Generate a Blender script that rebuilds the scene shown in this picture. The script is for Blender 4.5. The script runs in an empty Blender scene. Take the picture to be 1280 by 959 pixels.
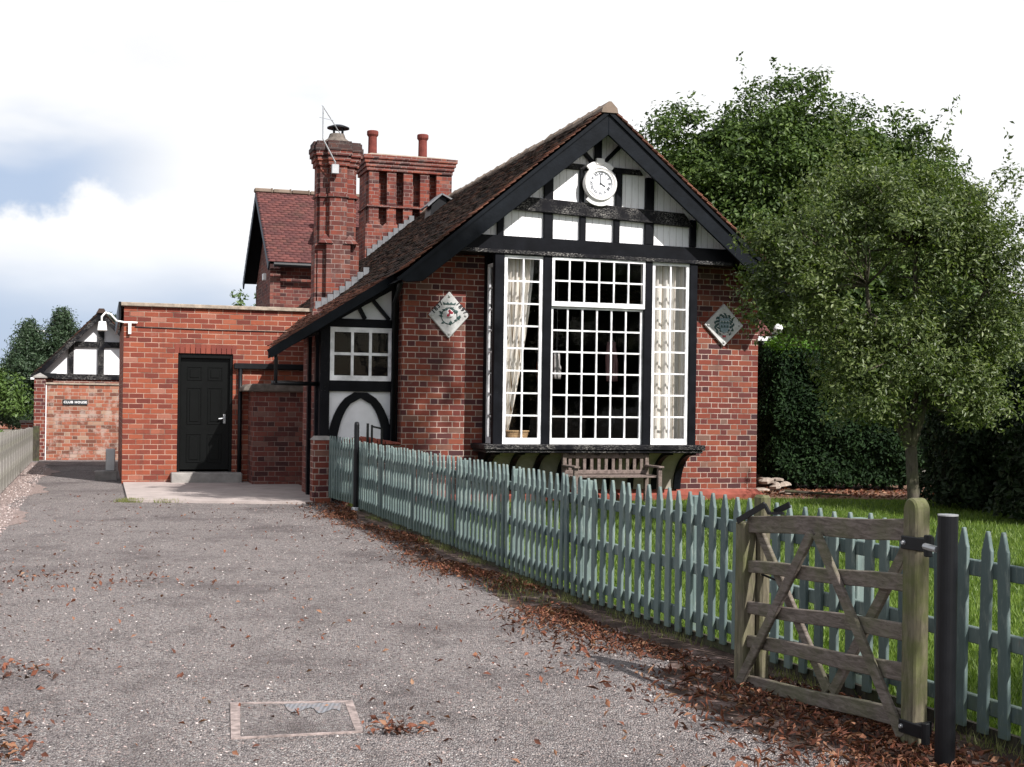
import bpy, math, random
import numpy as np
from mathutils import Vector, Matrix

D = bpy.data
SC = bpy.context.scene
COL = SC.collection
PI = math.pi
R = math.radians
random.seed(7)

# ------------------------------------------------------------------ camera
CAM_H = 1.45
ROLL = 0.014
cam = D.cameras.new("camera")
cam.sensor_width = 36.0
cam.lens = 36.0 * 1650 / 1280
cam.shift_y = 25.5 / 1280
cam.clip_start = 0.05
cam.clip_end = 2000
camo = D.objects.new("camera", cam)
COL.objects.link(camo)
rx = Vector((math.cos(ROLL), 0, math.sin(ROLL)))
ux = Vector((-math.sin(ROLL), 0, math.cos(ROLL)))
fx = Vector((0, 1, 0))
m = Matrix((rx, ux, -fx)).transposed().to_4x4()
m.translation = (0, 0, CAM_H)
camo.matrix_world = m
SC.camera = camo

# ------------------------------------------------------------------ sun and sky
SUN_EL = R(41)
SUN_H = R(-46)            # direction towards the sun, measured from +X
sd = Vector((math.cos(SUN_EL) * math.cos(SUN_H), math.cos(SUN_EL) * math.sin(SUN_H), math.sin(SUN_EL)))
sun = D.lights.new("sun", 'SUN')
sun.energy = 4.8
sun.angle = R(0.55)
sun.color = (1.0, 0.96, 0.92)
suno = D.objects.new("sun", sun)
COL.objects.link(suno)
suno.rotation_euler = sd.to_track_quat('Z', 'Y').to_euler()

SC.view_settings.view_transform = 'Standard'
SC.view_settings.look = 'None'
SC.view_settings.exposure = 0.62
SC.view_settings.gamma = 1.0
SC.view_settings.use_curve_mapping = False
SC.cycles.max_bounces = 6
SC.cycles.diffuse_bounces = 3
SC.cycles.glossy_bounces = 3
SC.cycles.transmission_bounces = 4
SC.cycles.transparent_max_bounces = 8
SC.cycles.use_denoising = True


class NT:
    """small wrapper round a node tree"""
    def __init__(self, tree):
        self.t = tree

    def n(self, typ, **kw):
        nd = self.t.nodes.new(typ)
        for k, v in kw.items():
            setattr(nd, k, v)
        return nd

    def l(self, a, b):
        self.t.links.new(a, b)

    def _in(self, nd, i, v):
        if v is None:
            return
        if isinstance(v, bpy.types.NodeSocket):
            self.l(v, nd.inputs[i])
        else:
            nd.inputs[i].default_value = v

    def math(self, op, a, b=None, c=None, clamp=False):
        nd = self.n('ShaderNodeMath', operation=op)
        nd.use_clamp = clamp
        self._in(nd, 0, a)
        self._in(nd, 1, b)
        self._in(nd, 2, c)
        return nd.outputs[0]

    def mix(self, f, a, b, blend='MIX'):
        nd = self.n('ShaderNodeMix', data_type='RGBA', blend_type=blend)
        self._in(nd, 0, f)
        self._in(nd, 6, a if isinstance(a, bpy.types.NodeSocket) else (*a, 1)[:4])
        self._in(nd, 7, b if isinstance(b, bpy.types.NodeSocket) else (*b, 1)[:4])
        return nd.outputs[2]

    def noise(self, vec, scale, detail=3, rough=0.55, out=0, dist=0.0):
        nd = self.n('ShaderNodeTexNoise')
        nd.inputs['Scale'].default_value = scale
        nd.inputs['Detail'].default_value = detail
        nd.inputs['Roughness'].default_value = rough
        nd.inputs['Distortion'].default_value = dist
        if vec is not None:
            self.l(vec, nd.inputs['Vector'])
        return nd.outputs[out]

    def ramp(self, f, stops, interp='LINEAR'):
        nd = self.n('ShaderNodeValToRGB')
        cr = nd.color_ramp
        cr.interpolation = interp
        while len(cr.elements) > 1:
            cr.elements.remove(cr.elements[0])
        for i, (p, c) in enumerate(stops):
            e = cr.elements[0] if i == 0 else cr.elements.new(p)
            e.position = p
            e.color = (*c, 1) if len(c) == 3 else c
        self.l(f, nd.inputs[0])
        return nd.outputs[0]

    def step(self, f, lo, hi):
        nd = self.n('ShaderNodeMapRange', interpolation_type='SMOOTHSTEP')
        self.l(f, nd.inputs[0])
        nd.inputs[1].default_value = lo
        nd.inputs[2].default_value = hi
        return nd.outputs[0]

    def coords(self, which='Object'):
        return self.n('ShaderNodeTexCoord').outputs[which]

    def sep(self, v):
        nd = self.n('ShaderNodeSeparateXYZ')
        self.l(v, nd.inputs[0])
        return nd.outputs

    def comb(self, x, y, z):
        nd = self.n('ShaderNodeCombineXYZ')
        for i, a in enumerate((x, y, z)):
            self._in(nd, i, a)
        return nd.outputs[0]

    def scale(self, v, s):
        nd = self.n('ShaderNodeMapping')
        self.l(v, nd.inputs[0])
        nd.inputs['Scale'].default_value = s
        return nd.outputs[0]

    def bump(self, h, strength=0.5, dist=0.01):
        nd = self.n('ShaderNodeBump')
        nd.inputs['Strength'].default_value = strength
        nd.inputs['Distance'].default_value = dist
        self.l(h, nd.inputs['Height'])
        return nd.outputs[0]


world = D.worlds.new("World")
SC.world = world
world.use_nodes = True
w = NT(world.node_tree)
world.node_tree.nodes.clear()
sky = w.n('ShaderNodeTexSky', sky_type='NISHITA')
sky.sun_disc = False
sky.sun_elevation = SUN_EL
sky.sun_rotation = PI / 2 - SUN_H
sky.dust_density = 1.5
sky.air_density = 1.0
bgs = w.n('ShaderNodeBackground')
w.l(sky.outputs[0], bgs.inputs[0])
bgs.inputs[1].default_value = 0.085
# clouds laid out by direction in the sky: bright cumulus over a pale blue band to the north-west
gen = w.coords('Generated')
gx, gy, gz = w.sep(gen)[:3]
yy = w.math('MAXIMUM', gy, 0.05)
tx = w.math('DIVIDE', gx, yy)
tz = w.math('DIVIDE', gz, yy)
n1 = w.noise(gen, 9, 6, 0.6)
n2 = w.noise(gen, 28, 5, 0.6)
nn = w.math('ADD', w.math('MULTIPLY', w.math('SUBTRACT', n1, 0.5), 0.10), w.math('MULTIPLY', w.math('SUBTRACT', n2, 0.5), 0.035))
top = w.math('ADD', w.math('MULTIPLY', tx, 0.17), 0.203)           # upper edge of the low cumulus
soft_n = w.noise(w.scale(gen, (1, 1, 3)), 5, 4, 0.5)
lo_b = w.step(w.math('ADD', tz, w.math('MULTIPLY', w.math('SUBTRACT', soft_n, 0.5), 0.06)), 0.125, 0.055)   # blue below the cumulus
hi_a = w.step(w.math('SUBTRACT', w.math('SUBTRACT', tz, top), nn), -0.004, 0.014)
hi_b = w.step(w.math('ADD', tz, w.math('MULTIPLY', w.math('SUBTRACT', soft_n, 0.5), 0.12)), 0.225, 0.165)
hi = w.math('MULTIPLY', w.math('MULTIPLY', hi_a, hi_b), w.step(tx, -0.23, -0.36))
lo = w.math('MULTIPLY', lo_b, w.step(tx, -0.06, -0.24))
blue = w.math('MAXIMUM', hi, lo)
thin = w.math('MULTIPLY', w.step(w.noise(w.scale(gen, (1, 1, 2.2)), 6, 4, 0.5), 0.56, 0.72), 0.30)
blue = w.math('MAXIMUM', blue, thin)
back = w.step(gy, 0.15, -0.15)                                     # behind the photographer: broken cloud, open blue
backblue = w.step(w.noise(gen, 3, 5, 0.55), 0.45, 0.58)
blue = w.math('MAXIMUM', blue, w.math('MULTIPLY', back, backblue))
high = w.step(gz, 0.35, 0.6)
blue = w.math('MAXIMUM', blue, w.math('MULTIPLY', high, backblue))
bgc = w.n('ShaderNodeBackground')
bgc.inputs[0].default_value = (0.98, 0.985, 1.0, 1)
shade = w.math('ADD', w.math('MULTIPLY', w.noise(w.scale(gen, (1, 1, 2)), 5, 5, 0.55), 0.30), 0.56)
w.l(shade, bgc.inputs[1])
pale = w.n('ShaderNodeBackground')                                  # thin milky veil over the blue
pale.inputs[0].default_value = (0.56, 0.68, 0.90, 1)
pale.inputs[1].default_value = 0.60
mxa = w.n('ShaderNodeMixShader')
mxa.inputs[0].default_value = 0.88
w.l(bgs.outputs[0], mxa.inputs[1])
w.l(pale.outputs[0], mxa.inputs[2])
mxb = w.n('ShaderNodeMixShader')
w.l(w.math('MULTIPLY', w.math('MAXIMUM', back, high), 0.9), mxb.inputs[0])
w.l(mxa.outputs[0], mxb.inputs[1])
w.l(bgs.outputs[0], mxb.inputs[2])
mxw = w.n('ShaderNodeMixShader')
w.l(blue, mxw.inputs[0])
w.l(bgc.outputs[0], mxw.inputs[1])
w.l(mxb.outputs[0], mxw.inputs[2])
wo = w.n('ShaderNodeOutputWorld')
w.l(mxw.outputs[0], wo.inputs[0])

# ------------------------------------------------------------------ materials
def newmat(name, rough=0.8, spec=0.3):
    mt = D.materials.new(name)
    mt.use_nodes = True
    t = NT(mt.node_tree)
    b = mt.node_tree.nodes['Principled BSDF']
    b.inputs['Roughness'].default_value = rough
    b.inputs['Specular IOR Level'].default_value = spec
    return mt, t, b


def plain(name, col, rough=0.6, spec=0.3, var=0.15, scale=6, metallic=0, bump=0.0):
    mt, t, b = newmat(name, rough, spec)
    c = t.coords()
    f = t.noise(c, scale, 5, 0.6)
    lo = tuple(x * (1 - var) for x in col)
    hi = tuple(min(1, x * (1 + var)) for x in col)
    t.l(t.ramp(f, [(0.3, lo), (0.7, hi)]), b.inputs['Base Color'])
    b.inputs['Metallic'].default_value = metallic
    if bump:
        t.l(t.bump(t.noise(c, scale * 8, 4), bump, 0.004), b.inputs['Normal'])
    return mt


def brick_mat(name, stops, mortar, header=True, L=0.232, h=0.084, joint=0.010, grime=0.35, pale=0.0):
    """bricks on walls that face along either local axis: the run is s + t, the height z"""
    mt, t, b = newmat(name, 0.85, 0.2)
    c = t.coords()
    x, y, z = t.sep(c)[:3]
    wob = t.math('MULTIPLY', t.math('SUBTRACT', t.noise(c, 9, 3), 0.5), 0.010)
    run = t.math('ADD', t.math('ADD', t.math('ADD', x, y), 40.0), wob)
    zz = t.math('ADD', t.math('ADD', z, 4.2), t.math('MULTIPLY', t.math('SUBTRACT', t.noise(c, 5, 3, out=0), 0.5), 0.010))
    row = t.math('FLOOR', t.math('DIVIDE', zz, h))
    fz = t.math('FRACT', t.math('DIVIDE', zz, h))
    P = L * 1.5 if header else L
    off = t.math('MULTIPLY', t.math('MODULO', row, 2.0), 0.5)
    xr = t.math('ADD', t.math('DIVIDE', run, P), off)
    xr = t.math('ADD', xr, t.math('MULTIPLY', t.math('SINE', t.math('MULTIPLY', row, 12.9)), 0.03))
    cid = t.math('FLOOR', xr)
    fx_ = t.math('FRACT', xr)
    if header:
        ish = t.math('GREATER_THAN', fx_, 2 / 3)
        d1 = t.math('MINIMUM', fx_, t.math('ABSOLUTE', t.math('SUBTRACT', 2 / 3, fx_)))
        dx = t.math('MULTIPLY', t.math('MINIMUM', d1, t.math('SUBTRACT', 1.0, fx_)), P)
        bid = t.math('ADD', t.math('MULTIPLY', cid, 2.0), ish)
    else:
        dx = t.math('MULTIPLY', t.math('MINIMUM', fx_, t.math('SUBTRACT', 1.0, fx_)), P)
        bid = cid
    dz = t.math('MULTIPLY', t.math('MINIMUM', fz, t.math('SUBTRACT', 1.0, fz)), h)
    dd = t.math('MINIMUM', dx, dz)
    edge = t.math('ADD', dd, t.math('MULTIPLY', t.math('SUBTRACT', t.noise(c, 60, 3), 0.5), 0.006))
    mort = t.step(edge, joint * 0.62, joint * 0.36)
    wn = t.n('ShaderNodeTexWhiteNoise', noise_dimensions='3D')
    t.l(t.comb(bid, row, 3.0), wn.inputs[0])
    col = t.ramp(wn.outputs[0], stops)
    f2 = t.noise(c, 24, 4, 0.65)
    col = t.mix(t.math('MULTIPLY', f2, 0.7), col, t.mix(1.0, col, (0.62, 0.58, 0.6), 'MULTIPLY'))
    big = t.noise(c, 1.1, 5, 0.6)
    col = t.mix(t.math('MULTIPLY', t.step(big, 0.42, 0.75), grime), col, (0.055, 0.035, 0.032))
    strk = t.step(t.noise(t.scale(c, (3.2, 3.2, 0.45)), 1.6, 6, 0.7), 0.52, 0.74)
    col = t.mix(t.math('MULTIPLY', strk, 0.40), col, (0.045, 0.030, 0.028))
    salts = t.step(t.noise(t.scale(c, (1.0, 1.0, 1.6)), 3.1, 6, 0.75), 0.60, 0.72)
    col = t.mix(t.math('MULTIPLY', salts, 0.22), col, (0.40, 0.30, 0.26))
    if pale:
        col = t.mix(t.math('MULTIPLY', t.step(t.noise(c, 2.6, 5, 0.7), 0.5, 0.62), pale), col, (0.42, 0.34, 0.30))
    mcol = t.mix(t.step(t.noise(c, 3.0, 4), 0.35, 0.75), mortar, tuple(v * 0.30 for v in mortar))
    t.l(t.mix(mort, col, mcol), b.inputs['Base Color'])
    hgt = t.math('ADD', t.math('SUBTRACT', 1.0, mort), t.math('MULTIPLY', t.noise(c, 90, 4), 0.35))
    t.l(t.bump(hgt, 0.8, 0.006), b.inputs['Normal'])
    return mt


M = {}
M['brick'] = brick_mat('red_brick', [(0, (0.050, 0.024, 0.028)), (0.13, (0.10, 0.032, 0.031)), (0.45, (0.165, 0.040, 0.029)), (0.8, (0.215, 0.055, 0.034)), (0.93, (0.25, 0.077, 0.044)), (1, (0.16, 0.10, 0.08))], (0.44, 0.34, 0.29), joint=0.0115, grime=0.45)
M['brick_new'] = brick_mat('orange_brick', [(0, (0.14, 0.037, 0.028)), (0.2, (0.20, 0.050, 0.033)), (0.6, (0.26, 0.067, 0.038)), (0.93, (0.31, 0.088, 0.046)), (1, (0.33, 0.15, 0.11))], (0.40, 0.25, 0.19), header=False, L=0.238, h=0.087, grime=0.15, joint=0.013)
M['brick_old'] = brick_mat('weathered_brick', [(0, (0.12, 0.06, 0.045)), (0.3, (0.26, 0.085, 0.05)), (0.7, (0.36, 0.12, 0.07)), (1, (0.36, 0.24, 0.17))], (0.42, 0.34, 0.28), L=0.235, h=0.085, grime=0.25, pale=0.55)
M['brick_chimney'] = brick_mat('chimney_brick', [(0, (0.055, 0.022, 0.022)), (0.3, (0.13, 0.034, 0.027)), (0.75, (0.215, 0.052, 0.034)), (1, (0.27, 0.085, 0.055))], (0.27, 0.20, 0.18), L=0.232, h=0.084, grime=0.55, pale=0.10)
M['brick_dull'] = brick_mat('dull_brick', [(0, (0.06, 0.028, 0.028)), (0.4, (0.15, 0.048, 0.040)), (0.8, (0.22, 0.068, 0.050)), (1, (0.20, 0.11, 0.09))], (0.28, 0.2, 0.17), L=0.232, h=0.084, grime=0.35)


def timber(name, base, flake, flake_amt, rough=0.42, fcol=(0.45, 0.43, 0.40)):
    mt, t, b = newmat(name, rough + 0.12, 0.08)
    c = t.coords()
    col = t.ramp(t.noise(c, 5, 4), [(0.3, tuple(v * 0.7 for v in base)), (0.75, tuple(v * 1.5 for v in base))])
    st = t.noise(t.scale(c, (9, 9, 32)), 4, 5, 0.75)
    big = t.step(t.noise(c, 2.4, 3), 0.35, 0.7)
    mask = t.math('MULTIPLY', t.step(st, flake, flake + 0.05), t.math('MULTIPLY', big, flake_amt))
    t.l(t.mix(mask, col, fcol), b.inputs['Base Color'])
    rr = t.math('ADD', t.math('MULTIPLY', mask, 0.4), rough)
    t.l(rr, b.inputs['Roughness'])
    t.l(t.bump(t.math('ADD', t.noise(t.scale(c, (1, 1, 1)), 30, 4), mask), 0.35, 0.004), b.inputs['Normal'])
    return mt


M['black'] = timber('black_paint', (0.0055, 0.006, 0.008), 0.70, 0.8)
M['barge'] = timber('barge_black_paint', (0.006, 0.0075, 0.010), 0.72, 0.8, 0.40)
M['black_flaked'] = timber('flaking_black_paint', (0.006, 0.006, 0.008), 0.535, 0.8, 0.5)
M['black_worn'] = timber('worn_black_paint', (0.006, 0.006, 0.008), 0.64, 0.7, 0.5)
M['iron'] = plain('black_iron', (0.006, 0.0065, 0.008), 0.4, 0.25, 0.3, 10)
M['door_black'] = plain('door_gloss', (0.003, 0.0035, 0.0035), 0.38, 0.16, 0.2, 5)


def white_boards():
    mt, t, b = newmat('white_painted_boards', 0.5, 0.35)
    c = t.coords()
    x, y, z = t.sep(c)[:3]
    fr = t.math('FRACT', t.math('DIVIDE', t.math('ADD', x, 20.0), 0.105))
    g = t.math('MINIMUM', fr, t.math('SUBTRACT', 1.0, fr))
    groove = t.step(g, 0.055, 0.02)
    st = t.noise(t.scale(c, (12, 12, 1.6)), 3, 5, 0.7)
    col = t.ramp(st, [(0.28, (0.62, 0.60, 0.60)), (0.42, (0.84, 0.84, 0.85)), (0.7, (0.90, 0.90, 0.91))])
    col = t.mix(t.math('MULTIPLY', groove, 0.4), col, (0.22, 0.19, 0.17))
    spot = t.step(t.noise(c, 32, 3, 0.7), 0.71, 0.76)
    col = t.mix(t.math('MULTIPLY', spot, 0.7), col, (0.2, 0.17, 0.14))
    t.l(col, b.inputs['Base Color'])
    t.l(t.bump(t.math('SUBTRACT', 1.0, groove), 0.9, 0.006), b.inputs['Normal'])
    return mt


M['boards'] = white_boards()
M['white'] = timber('white_window_paint', (0.70, 0.70, 0.71), 0.72, 0.5, 0.45, (0.30, 0.27, 0.24))
M['white'].node_tree.nodes['Principled BSDF'].inputs['Specular IOR Level'].default_value = 0.35
M['render_white'] = plain('white_render', (0.70, 0.70, 0.72), 0.8, 0.2, 0.08, 4)
M['cream'] = plain('cream_plaster', (0.30, 0.275, 0.235), 0.85, 0.1, 0.15, 6)
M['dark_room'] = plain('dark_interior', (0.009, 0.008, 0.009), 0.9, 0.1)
M['stone'] = plain('concrete_coping', (0.30, 0.25, 0.20), 0.9, 0.15, 0.35, 9, bump=0.5)
M['stone_dark'] = plain('dirty_stone', (0.13, 0.11, 0.095), 0.9, 0.15, 0.4, 8, bump=0.5)
M['conc'] = plain('grey_concrete', (0.26, 0.245, 0.23), 0.9, 0.15, 0.3, 5, bump=0.4)
M['paving'] = plain('pale_paving', (0.36, 0.31, 0.29), 0.9, 0.15, 0.18, 3, bump=0.3)
M['plinth'] = plain('red_plinth_brick', (0.22, 0.062, 0.044), 0.85, 0.2, 0.25, 7, bump=0.4)
M['terracotta'] = plain('terracotta_pot', (0.14, 0.035, 0.028), 0.8, 0.2, 0.35, 9)
M['lead'] = plain('lead_flashing', (0.13, 0.135, 0.145), 0.5, 0.4, 0.25, 9)
M['white_plastic'] = plain('white_plastic', (0.78, 0.78, 0.76), 0.35, 0.4, 0.05)
M['metal'] = plain('grey_metal', (0.42, 0.43, 0.44), 0.4, 0.5, 0.1, metallic=0.6)
M['clock_white'] = plain('clock_white', (0.80, 0.79, 0.78), 0.45, 0.4, 0.06, 12)
M['clock_face'] = plain('clock_face', (0.74, 0.76, 0.80), 0.35, 0.4, 0.03)
M['plaque'] = plain('pale_plaque', (0.46, 0.46, 0.45), 0.6, 0.3, 0.18, 14, bump=0.3)
M['plaque_green'] = plain('plaque_green', (0.045, 0.085, 0.08), 0.6, 0.3, 0.5, 30)
M['plaque_blue'] = plain('plaque_blue_grey', (0.20, 0.26, 0.29), 0.6, 0.3, 0.3, 30)
M['plaque_red'] = plain('plaque_red', (0.40, 0.05, 0.07), 0.6, 0.3, 0.3, 30)
M['dark_letter'] = plain('dark_lettering', (0.02, 0.022, 0.025), 0.6, 0.3)
M['white_letter'] = plain('white_lettering', (0.8, 0.8, 0.8), 0.6, 0.3, 0.02)


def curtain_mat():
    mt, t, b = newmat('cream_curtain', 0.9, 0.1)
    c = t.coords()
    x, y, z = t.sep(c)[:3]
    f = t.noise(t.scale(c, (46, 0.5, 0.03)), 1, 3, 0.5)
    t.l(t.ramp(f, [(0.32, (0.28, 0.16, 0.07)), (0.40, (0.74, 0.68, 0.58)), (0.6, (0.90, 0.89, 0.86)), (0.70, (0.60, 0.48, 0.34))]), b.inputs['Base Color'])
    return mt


M['curtain'] = curtain_mat()
M['wicker'] = plain('wicker', (0.45, 0.30, 0.16), 0.8, 0.2, 0.4, 60)


def glass_mat():
    mt = D.materials.new('window_glass')
    mt.use_nodes = True
    t = NT(mt.node_tree)
    mt.node_tree.nodes.clear()
    tr = t.n('ShaderNodeBsdfTransparent')
    tr.inputs[0].default_value = (0.94, 0.94, 0.95, 1)
    gl = t.n('ShaderNodeBsdfGlossy')
    gl.inputs['Roughness'].default_value = 0.03
    lw = t.n('ShaderNodeFresnel')
    lw.inputs[0].default_value = 1.5
    bp = t.bump(t.noise(t.coords(), 3, 2), 0.10, 0.02)
    t.l(bp, gl.inputs['Normal'])
    mx = t.n('ShaderNodeMixShader')
    t.l(t.math('MULTIPLY', lw.outputs[0], 0.36), mx.inputs[0])
    t.l(tr.outputs[0], mx.inputs[1])
    t.l(gl.outputs[0], mx.inputs[2])
    o = t.n('ShaderNodeOutputMaterial')
    t.l(mx.outputs[0], o.inputs[0])
    return mt


M['glass'] = glass_mat()


def tile_mat(name, stops, moss=0.5, mcol=(0.05, 0.05, 0.03)):
    mt, t, b = newmat(name, 0.85, 0.2)
    c = t.coords()
    g = t.n('ShaderNodeNewGeometry')
    col = t.ramp(g.outputs['Random Per Island'], stops)
    col = t.mix(t.math('MULTIPLY', t.noise(c, 30, 4), 0.6), col, t.mix(1.0, col, (0.6, 0.6, 0.6), 'MULTIPLY'))
    ms = t.step(t.noise(c, 2.2, 6, 0.7), 0.5, 0.66)
    col = t.mix(t.math('MULTIPLY', ms, moss), col, mcol)
    li = t.step(t.noise(c, 26, 4, 0.7), 0.66, 0.72)
    col = t.mix(t.math('MULTIPLY', li, 0.4), col, (0.32, 0.30, 0.24))
    t.l(col, b.inputs['Base Color'])
    t.l(t.bump(t.noise(c, 60, 4), 0.5, 0.004), b.inputs['Normal'])
    return mt


M['sooty'] = brick_mat('sooty_brick', [(0, (0.03, 0.024, 0.024)), (0.5, (0.07, 0.036, 0.032)), (1, (0.13, 0.06, 0.045))], (0.10, 0.085, 0.08), grime=0.5)
M['tile'] = tile_mat('old_clay_tile', [(0, (0.030, 0.025, 0.023)), (0.4, (0.050, 0.036, 0.031)), (0.8, (0.080, 0.048, 0.038)), (1, (0.15, 0.072, 0.048))], 0.6, (0.05, 0.048, 0.030))
M['tile_red'] = tile_mat('red_clay_tile', [(0, (0.095, 0.040, 0.040)), (0.5, (0.125, 0.050, 0.048)), (1, (0.165, 0.062, 0.056))], 0.2)
M['tile_verge'] = tile_mat('verge_tile', [(0, (0.07, 0.04, 0.032)), (0.5, (0.16, 0.066, 0.046)), (1, (0.27, 0.12, 0.08))], 0.35)
M['ridge'] = tile_mat('ridge_tile', [(0, (0.15, 0.11, 0.085)), (1, (0.25, 0.195, 0.155))], 0.35)


def fence_paint():
    mt, t, b = newmat('sage_fence_paint', 0.7, 0.25)
    c = t.coords()
    oi = t.n('ShaderNodeObjectInfo')
    base = t.ramp(oi.outputs['Random'], [(0, (0.080, 0.113, 0.113)), (0.5, (0.105, 0.145, 0.140)), (1, (0.145, 0.190, 0.180))])
    g = t.noise(t.scale(c, (14, 14, 2)), 3, 5, 0.7)
    col = t.mix(t.step(g, 0.50, 0.75), base, (0.29, 0.33, 0.30))
    x, y, z = t.sep(c)[:3]
    pk = t.math('MULTIPLY', t.step(t.noise(t.scale(c, (1.6, 1.6, 0.5)), 34, 5, 0.75), 0.60, 0.66), t.step(t.noise(c, 6, 3), 0.45, 0.6))
    col = t.mix(t.math('MULTIPLY', pk, 0.75), col, (0.20, 0.17, 0.14))
    al = t.math('MULTIPLY', t.step(z, 0.45, 0.02), t.step(t.noise(c, 7, 4, 0.7), 0.42, 0.62))
    col = t.mix(t.math('MULTIPLY', al, 0.55), col, (0.10, 0.13, 0.06))
    t.l(col, b.inputs['Base Color'])
    t.l(t.bump(g, 0.4, 0.003), b.inputs['Normal'])
    return mt


M['sage'] = fence_paint()


def wood(name, a, bcol, algae=0.4, acol=(0.09, 0.11, 0.035), zr=None, sc=(3, 3, 14)):
    mt, t, b = newmat(name, 0.85, 0.2)
    c = t.coords()
    g = t.noise(t.scale(c, sc), 3.5, 6, 0.7, dist=0.6)
    col = t.ramp(g, [(0.25, tuple(v * 0.45 for v in a)), (0.45, a), (0.7, bcol)])
    al = t.step(t.noise(c, 3.4, 5, 0.65), 0.42, 0.66)
    col = t.mix(t.math('MULTIPLY', al, algae), col, acol)
    t.l(col, b.inputs['Base Color'])
    t.l(t.bump(g, 0.6, 0.005), b.inputs['Normal'])
    return mt


M['gate_wood'] = wood('weathered_gate_wood', (0.115, 0.095, 0.080), (0.22, 0.185, 0.165), 0.35)
M['gate_moss'] = wood('mossy_gate_wood', (0.115, 0.10, 0.070), (0.20, 0.18, 0.12), 0.8, (0.085, 0.10, 0.03), sc=(14, 14, 2))
M['grey_wood'] = wood('grey_fence_wood', (0.19, 0.18, 0.165), (0.34, 0.32, 0.295), 0.3, sc=(14, 14, 2))
M['bench_wood'] = wood('bench_wood', (0.13, 0.10, 0.09), (0.24, 0.185, 0.17), 0.12, sc=(6, 6, 6))
M['bark'] = wood('tree_bark', (0.055, 0.047, 0.036), (0.105, 0.090, 0.070), 0.45, (0.08, 0.09, 0.04), sc=(10, 10, 2.5))
M['bark_dark'] = wood('dark_bark', (0.04, 0.035, 0.028), (0.08, 0.068, 0.05), 0.4, sc=(10, 10, 2.5))
M['shed_board'] = wood('green_grey_boards', (0.05, 0.06, 0.05), (0.09, 0.10, 0.085), 0.3, sc=(3, 3, 20))


def leaf_mat(name, stops, trans=0.28, rough=0.45, spec=0.35):
    mt = D.materials.new(name)
    mt.use_nodes = True
    t = NT(mt.node_tree)
    b = mt.node_tree.nodes['Principled BSDF']
    g = t.n('ShaderNodeNewGeometry')
    c = t.coords()
    f = t.math('ADD', t.math('MULTIPLY', g.outputs['Random Per Island'], 0.65), t.math('MULTIPLY', t.noise(c, 1.4, 4), 0.35))
    col = t.ramp(f, stops)
    t.l(col, b.inputs['Base Color'])
    b.inputs['Roughness'].default_value = rough
    b.inputs['Specular IOR Level'].default_value = spec
    tr = t.n('ShaderNodeBsdfTranslucent')
    t.l(t.mix(1.0, col, (1.3, 1.5, 0.6), 'MULTIPLY'), tr.inputs[0])
    mx = t.n('ShaderNodeMixShader')
    mx.inputs[0].default_value = trans
    t.l(b.outputs[0], mx.inputs[1])
    t.l(tr.outputs[0], mx.inputs[2])
    o = [n for n in mt.node_tree.nodes if n.type == 'OUTPUT_MATERIAL'][0]
    t.l(mx.outputs[0], o.inputs[0])
    return mt


M['leaf_big'] = leaf_mat('broadleaf', [(0.1, (0.018, 0.036, 0.008)), (0.5, (0.046, 0.080, 0.018)), (0.9, (0.11, 0.16, 0.038))], 0.22, 0.5, 0.22)
M['leaf_front'] = leaf_mat('narrow_olive_leaf', [(0.1, (0.032, 0.050, 0.016)), (0.5, (0.068, 0.098, 0.027)), (0.9, (0.17, 0.205, 0.072))], 0.30, 0.42, 0.34)
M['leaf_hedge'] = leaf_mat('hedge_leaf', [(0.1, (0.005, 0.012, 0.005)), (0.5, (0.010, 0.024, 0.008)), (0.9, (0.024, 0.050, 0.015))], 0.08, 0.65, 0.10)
M['leaf_hedge_top'] = leaf_mat('vivid_hedge_leaf', [(0.1, (0.06, 0.13, 0.02)), (0.9, (0.13, 0.24, 0.04))], 0.3)
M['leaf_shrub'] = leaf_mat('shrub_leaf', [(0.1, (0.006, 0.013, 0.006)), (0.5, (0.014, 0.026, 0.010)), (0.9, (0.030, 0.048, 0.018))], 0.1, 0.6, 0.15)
M['leaf_conifer'] = leaf_mat('conifer_needles', [(0.1, (0.018, 0.034, 0.018)), (0.5, (0.035, 0.062, 0.030)), (0.9, (0.065, 0.105, 0.050))], 0.1)
M['leaf_light'] = leaf_mat('light_green_leaf', [(0.1, (0.05, 0.085, 0.02)), (0.9, (0.12, 0.19, 0.05))], 0.25)
M['leaf_dead'] = leaf_mat('dead_leaf', [(0.15, (0.045, 0.024, 0.018)), (0.4, (0.11, 0.042, 0.028)), (0.62, (0.20, 0.072, 0.042)), (0.8, (0.26, 0.14, 0.085)), (0.95, (0.42, 0.32, 0.22))], 0.12, 0.7, 0.2)
M['grass'] = leaf_mat('grass_blade', [(0.1, (0.055, 0.095, 0.012)), (0.5, (0.11, 0.175, 0.026)), (0.9, (0.19, 0.25, 0.055))], 0.3, 0.5)


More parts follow.
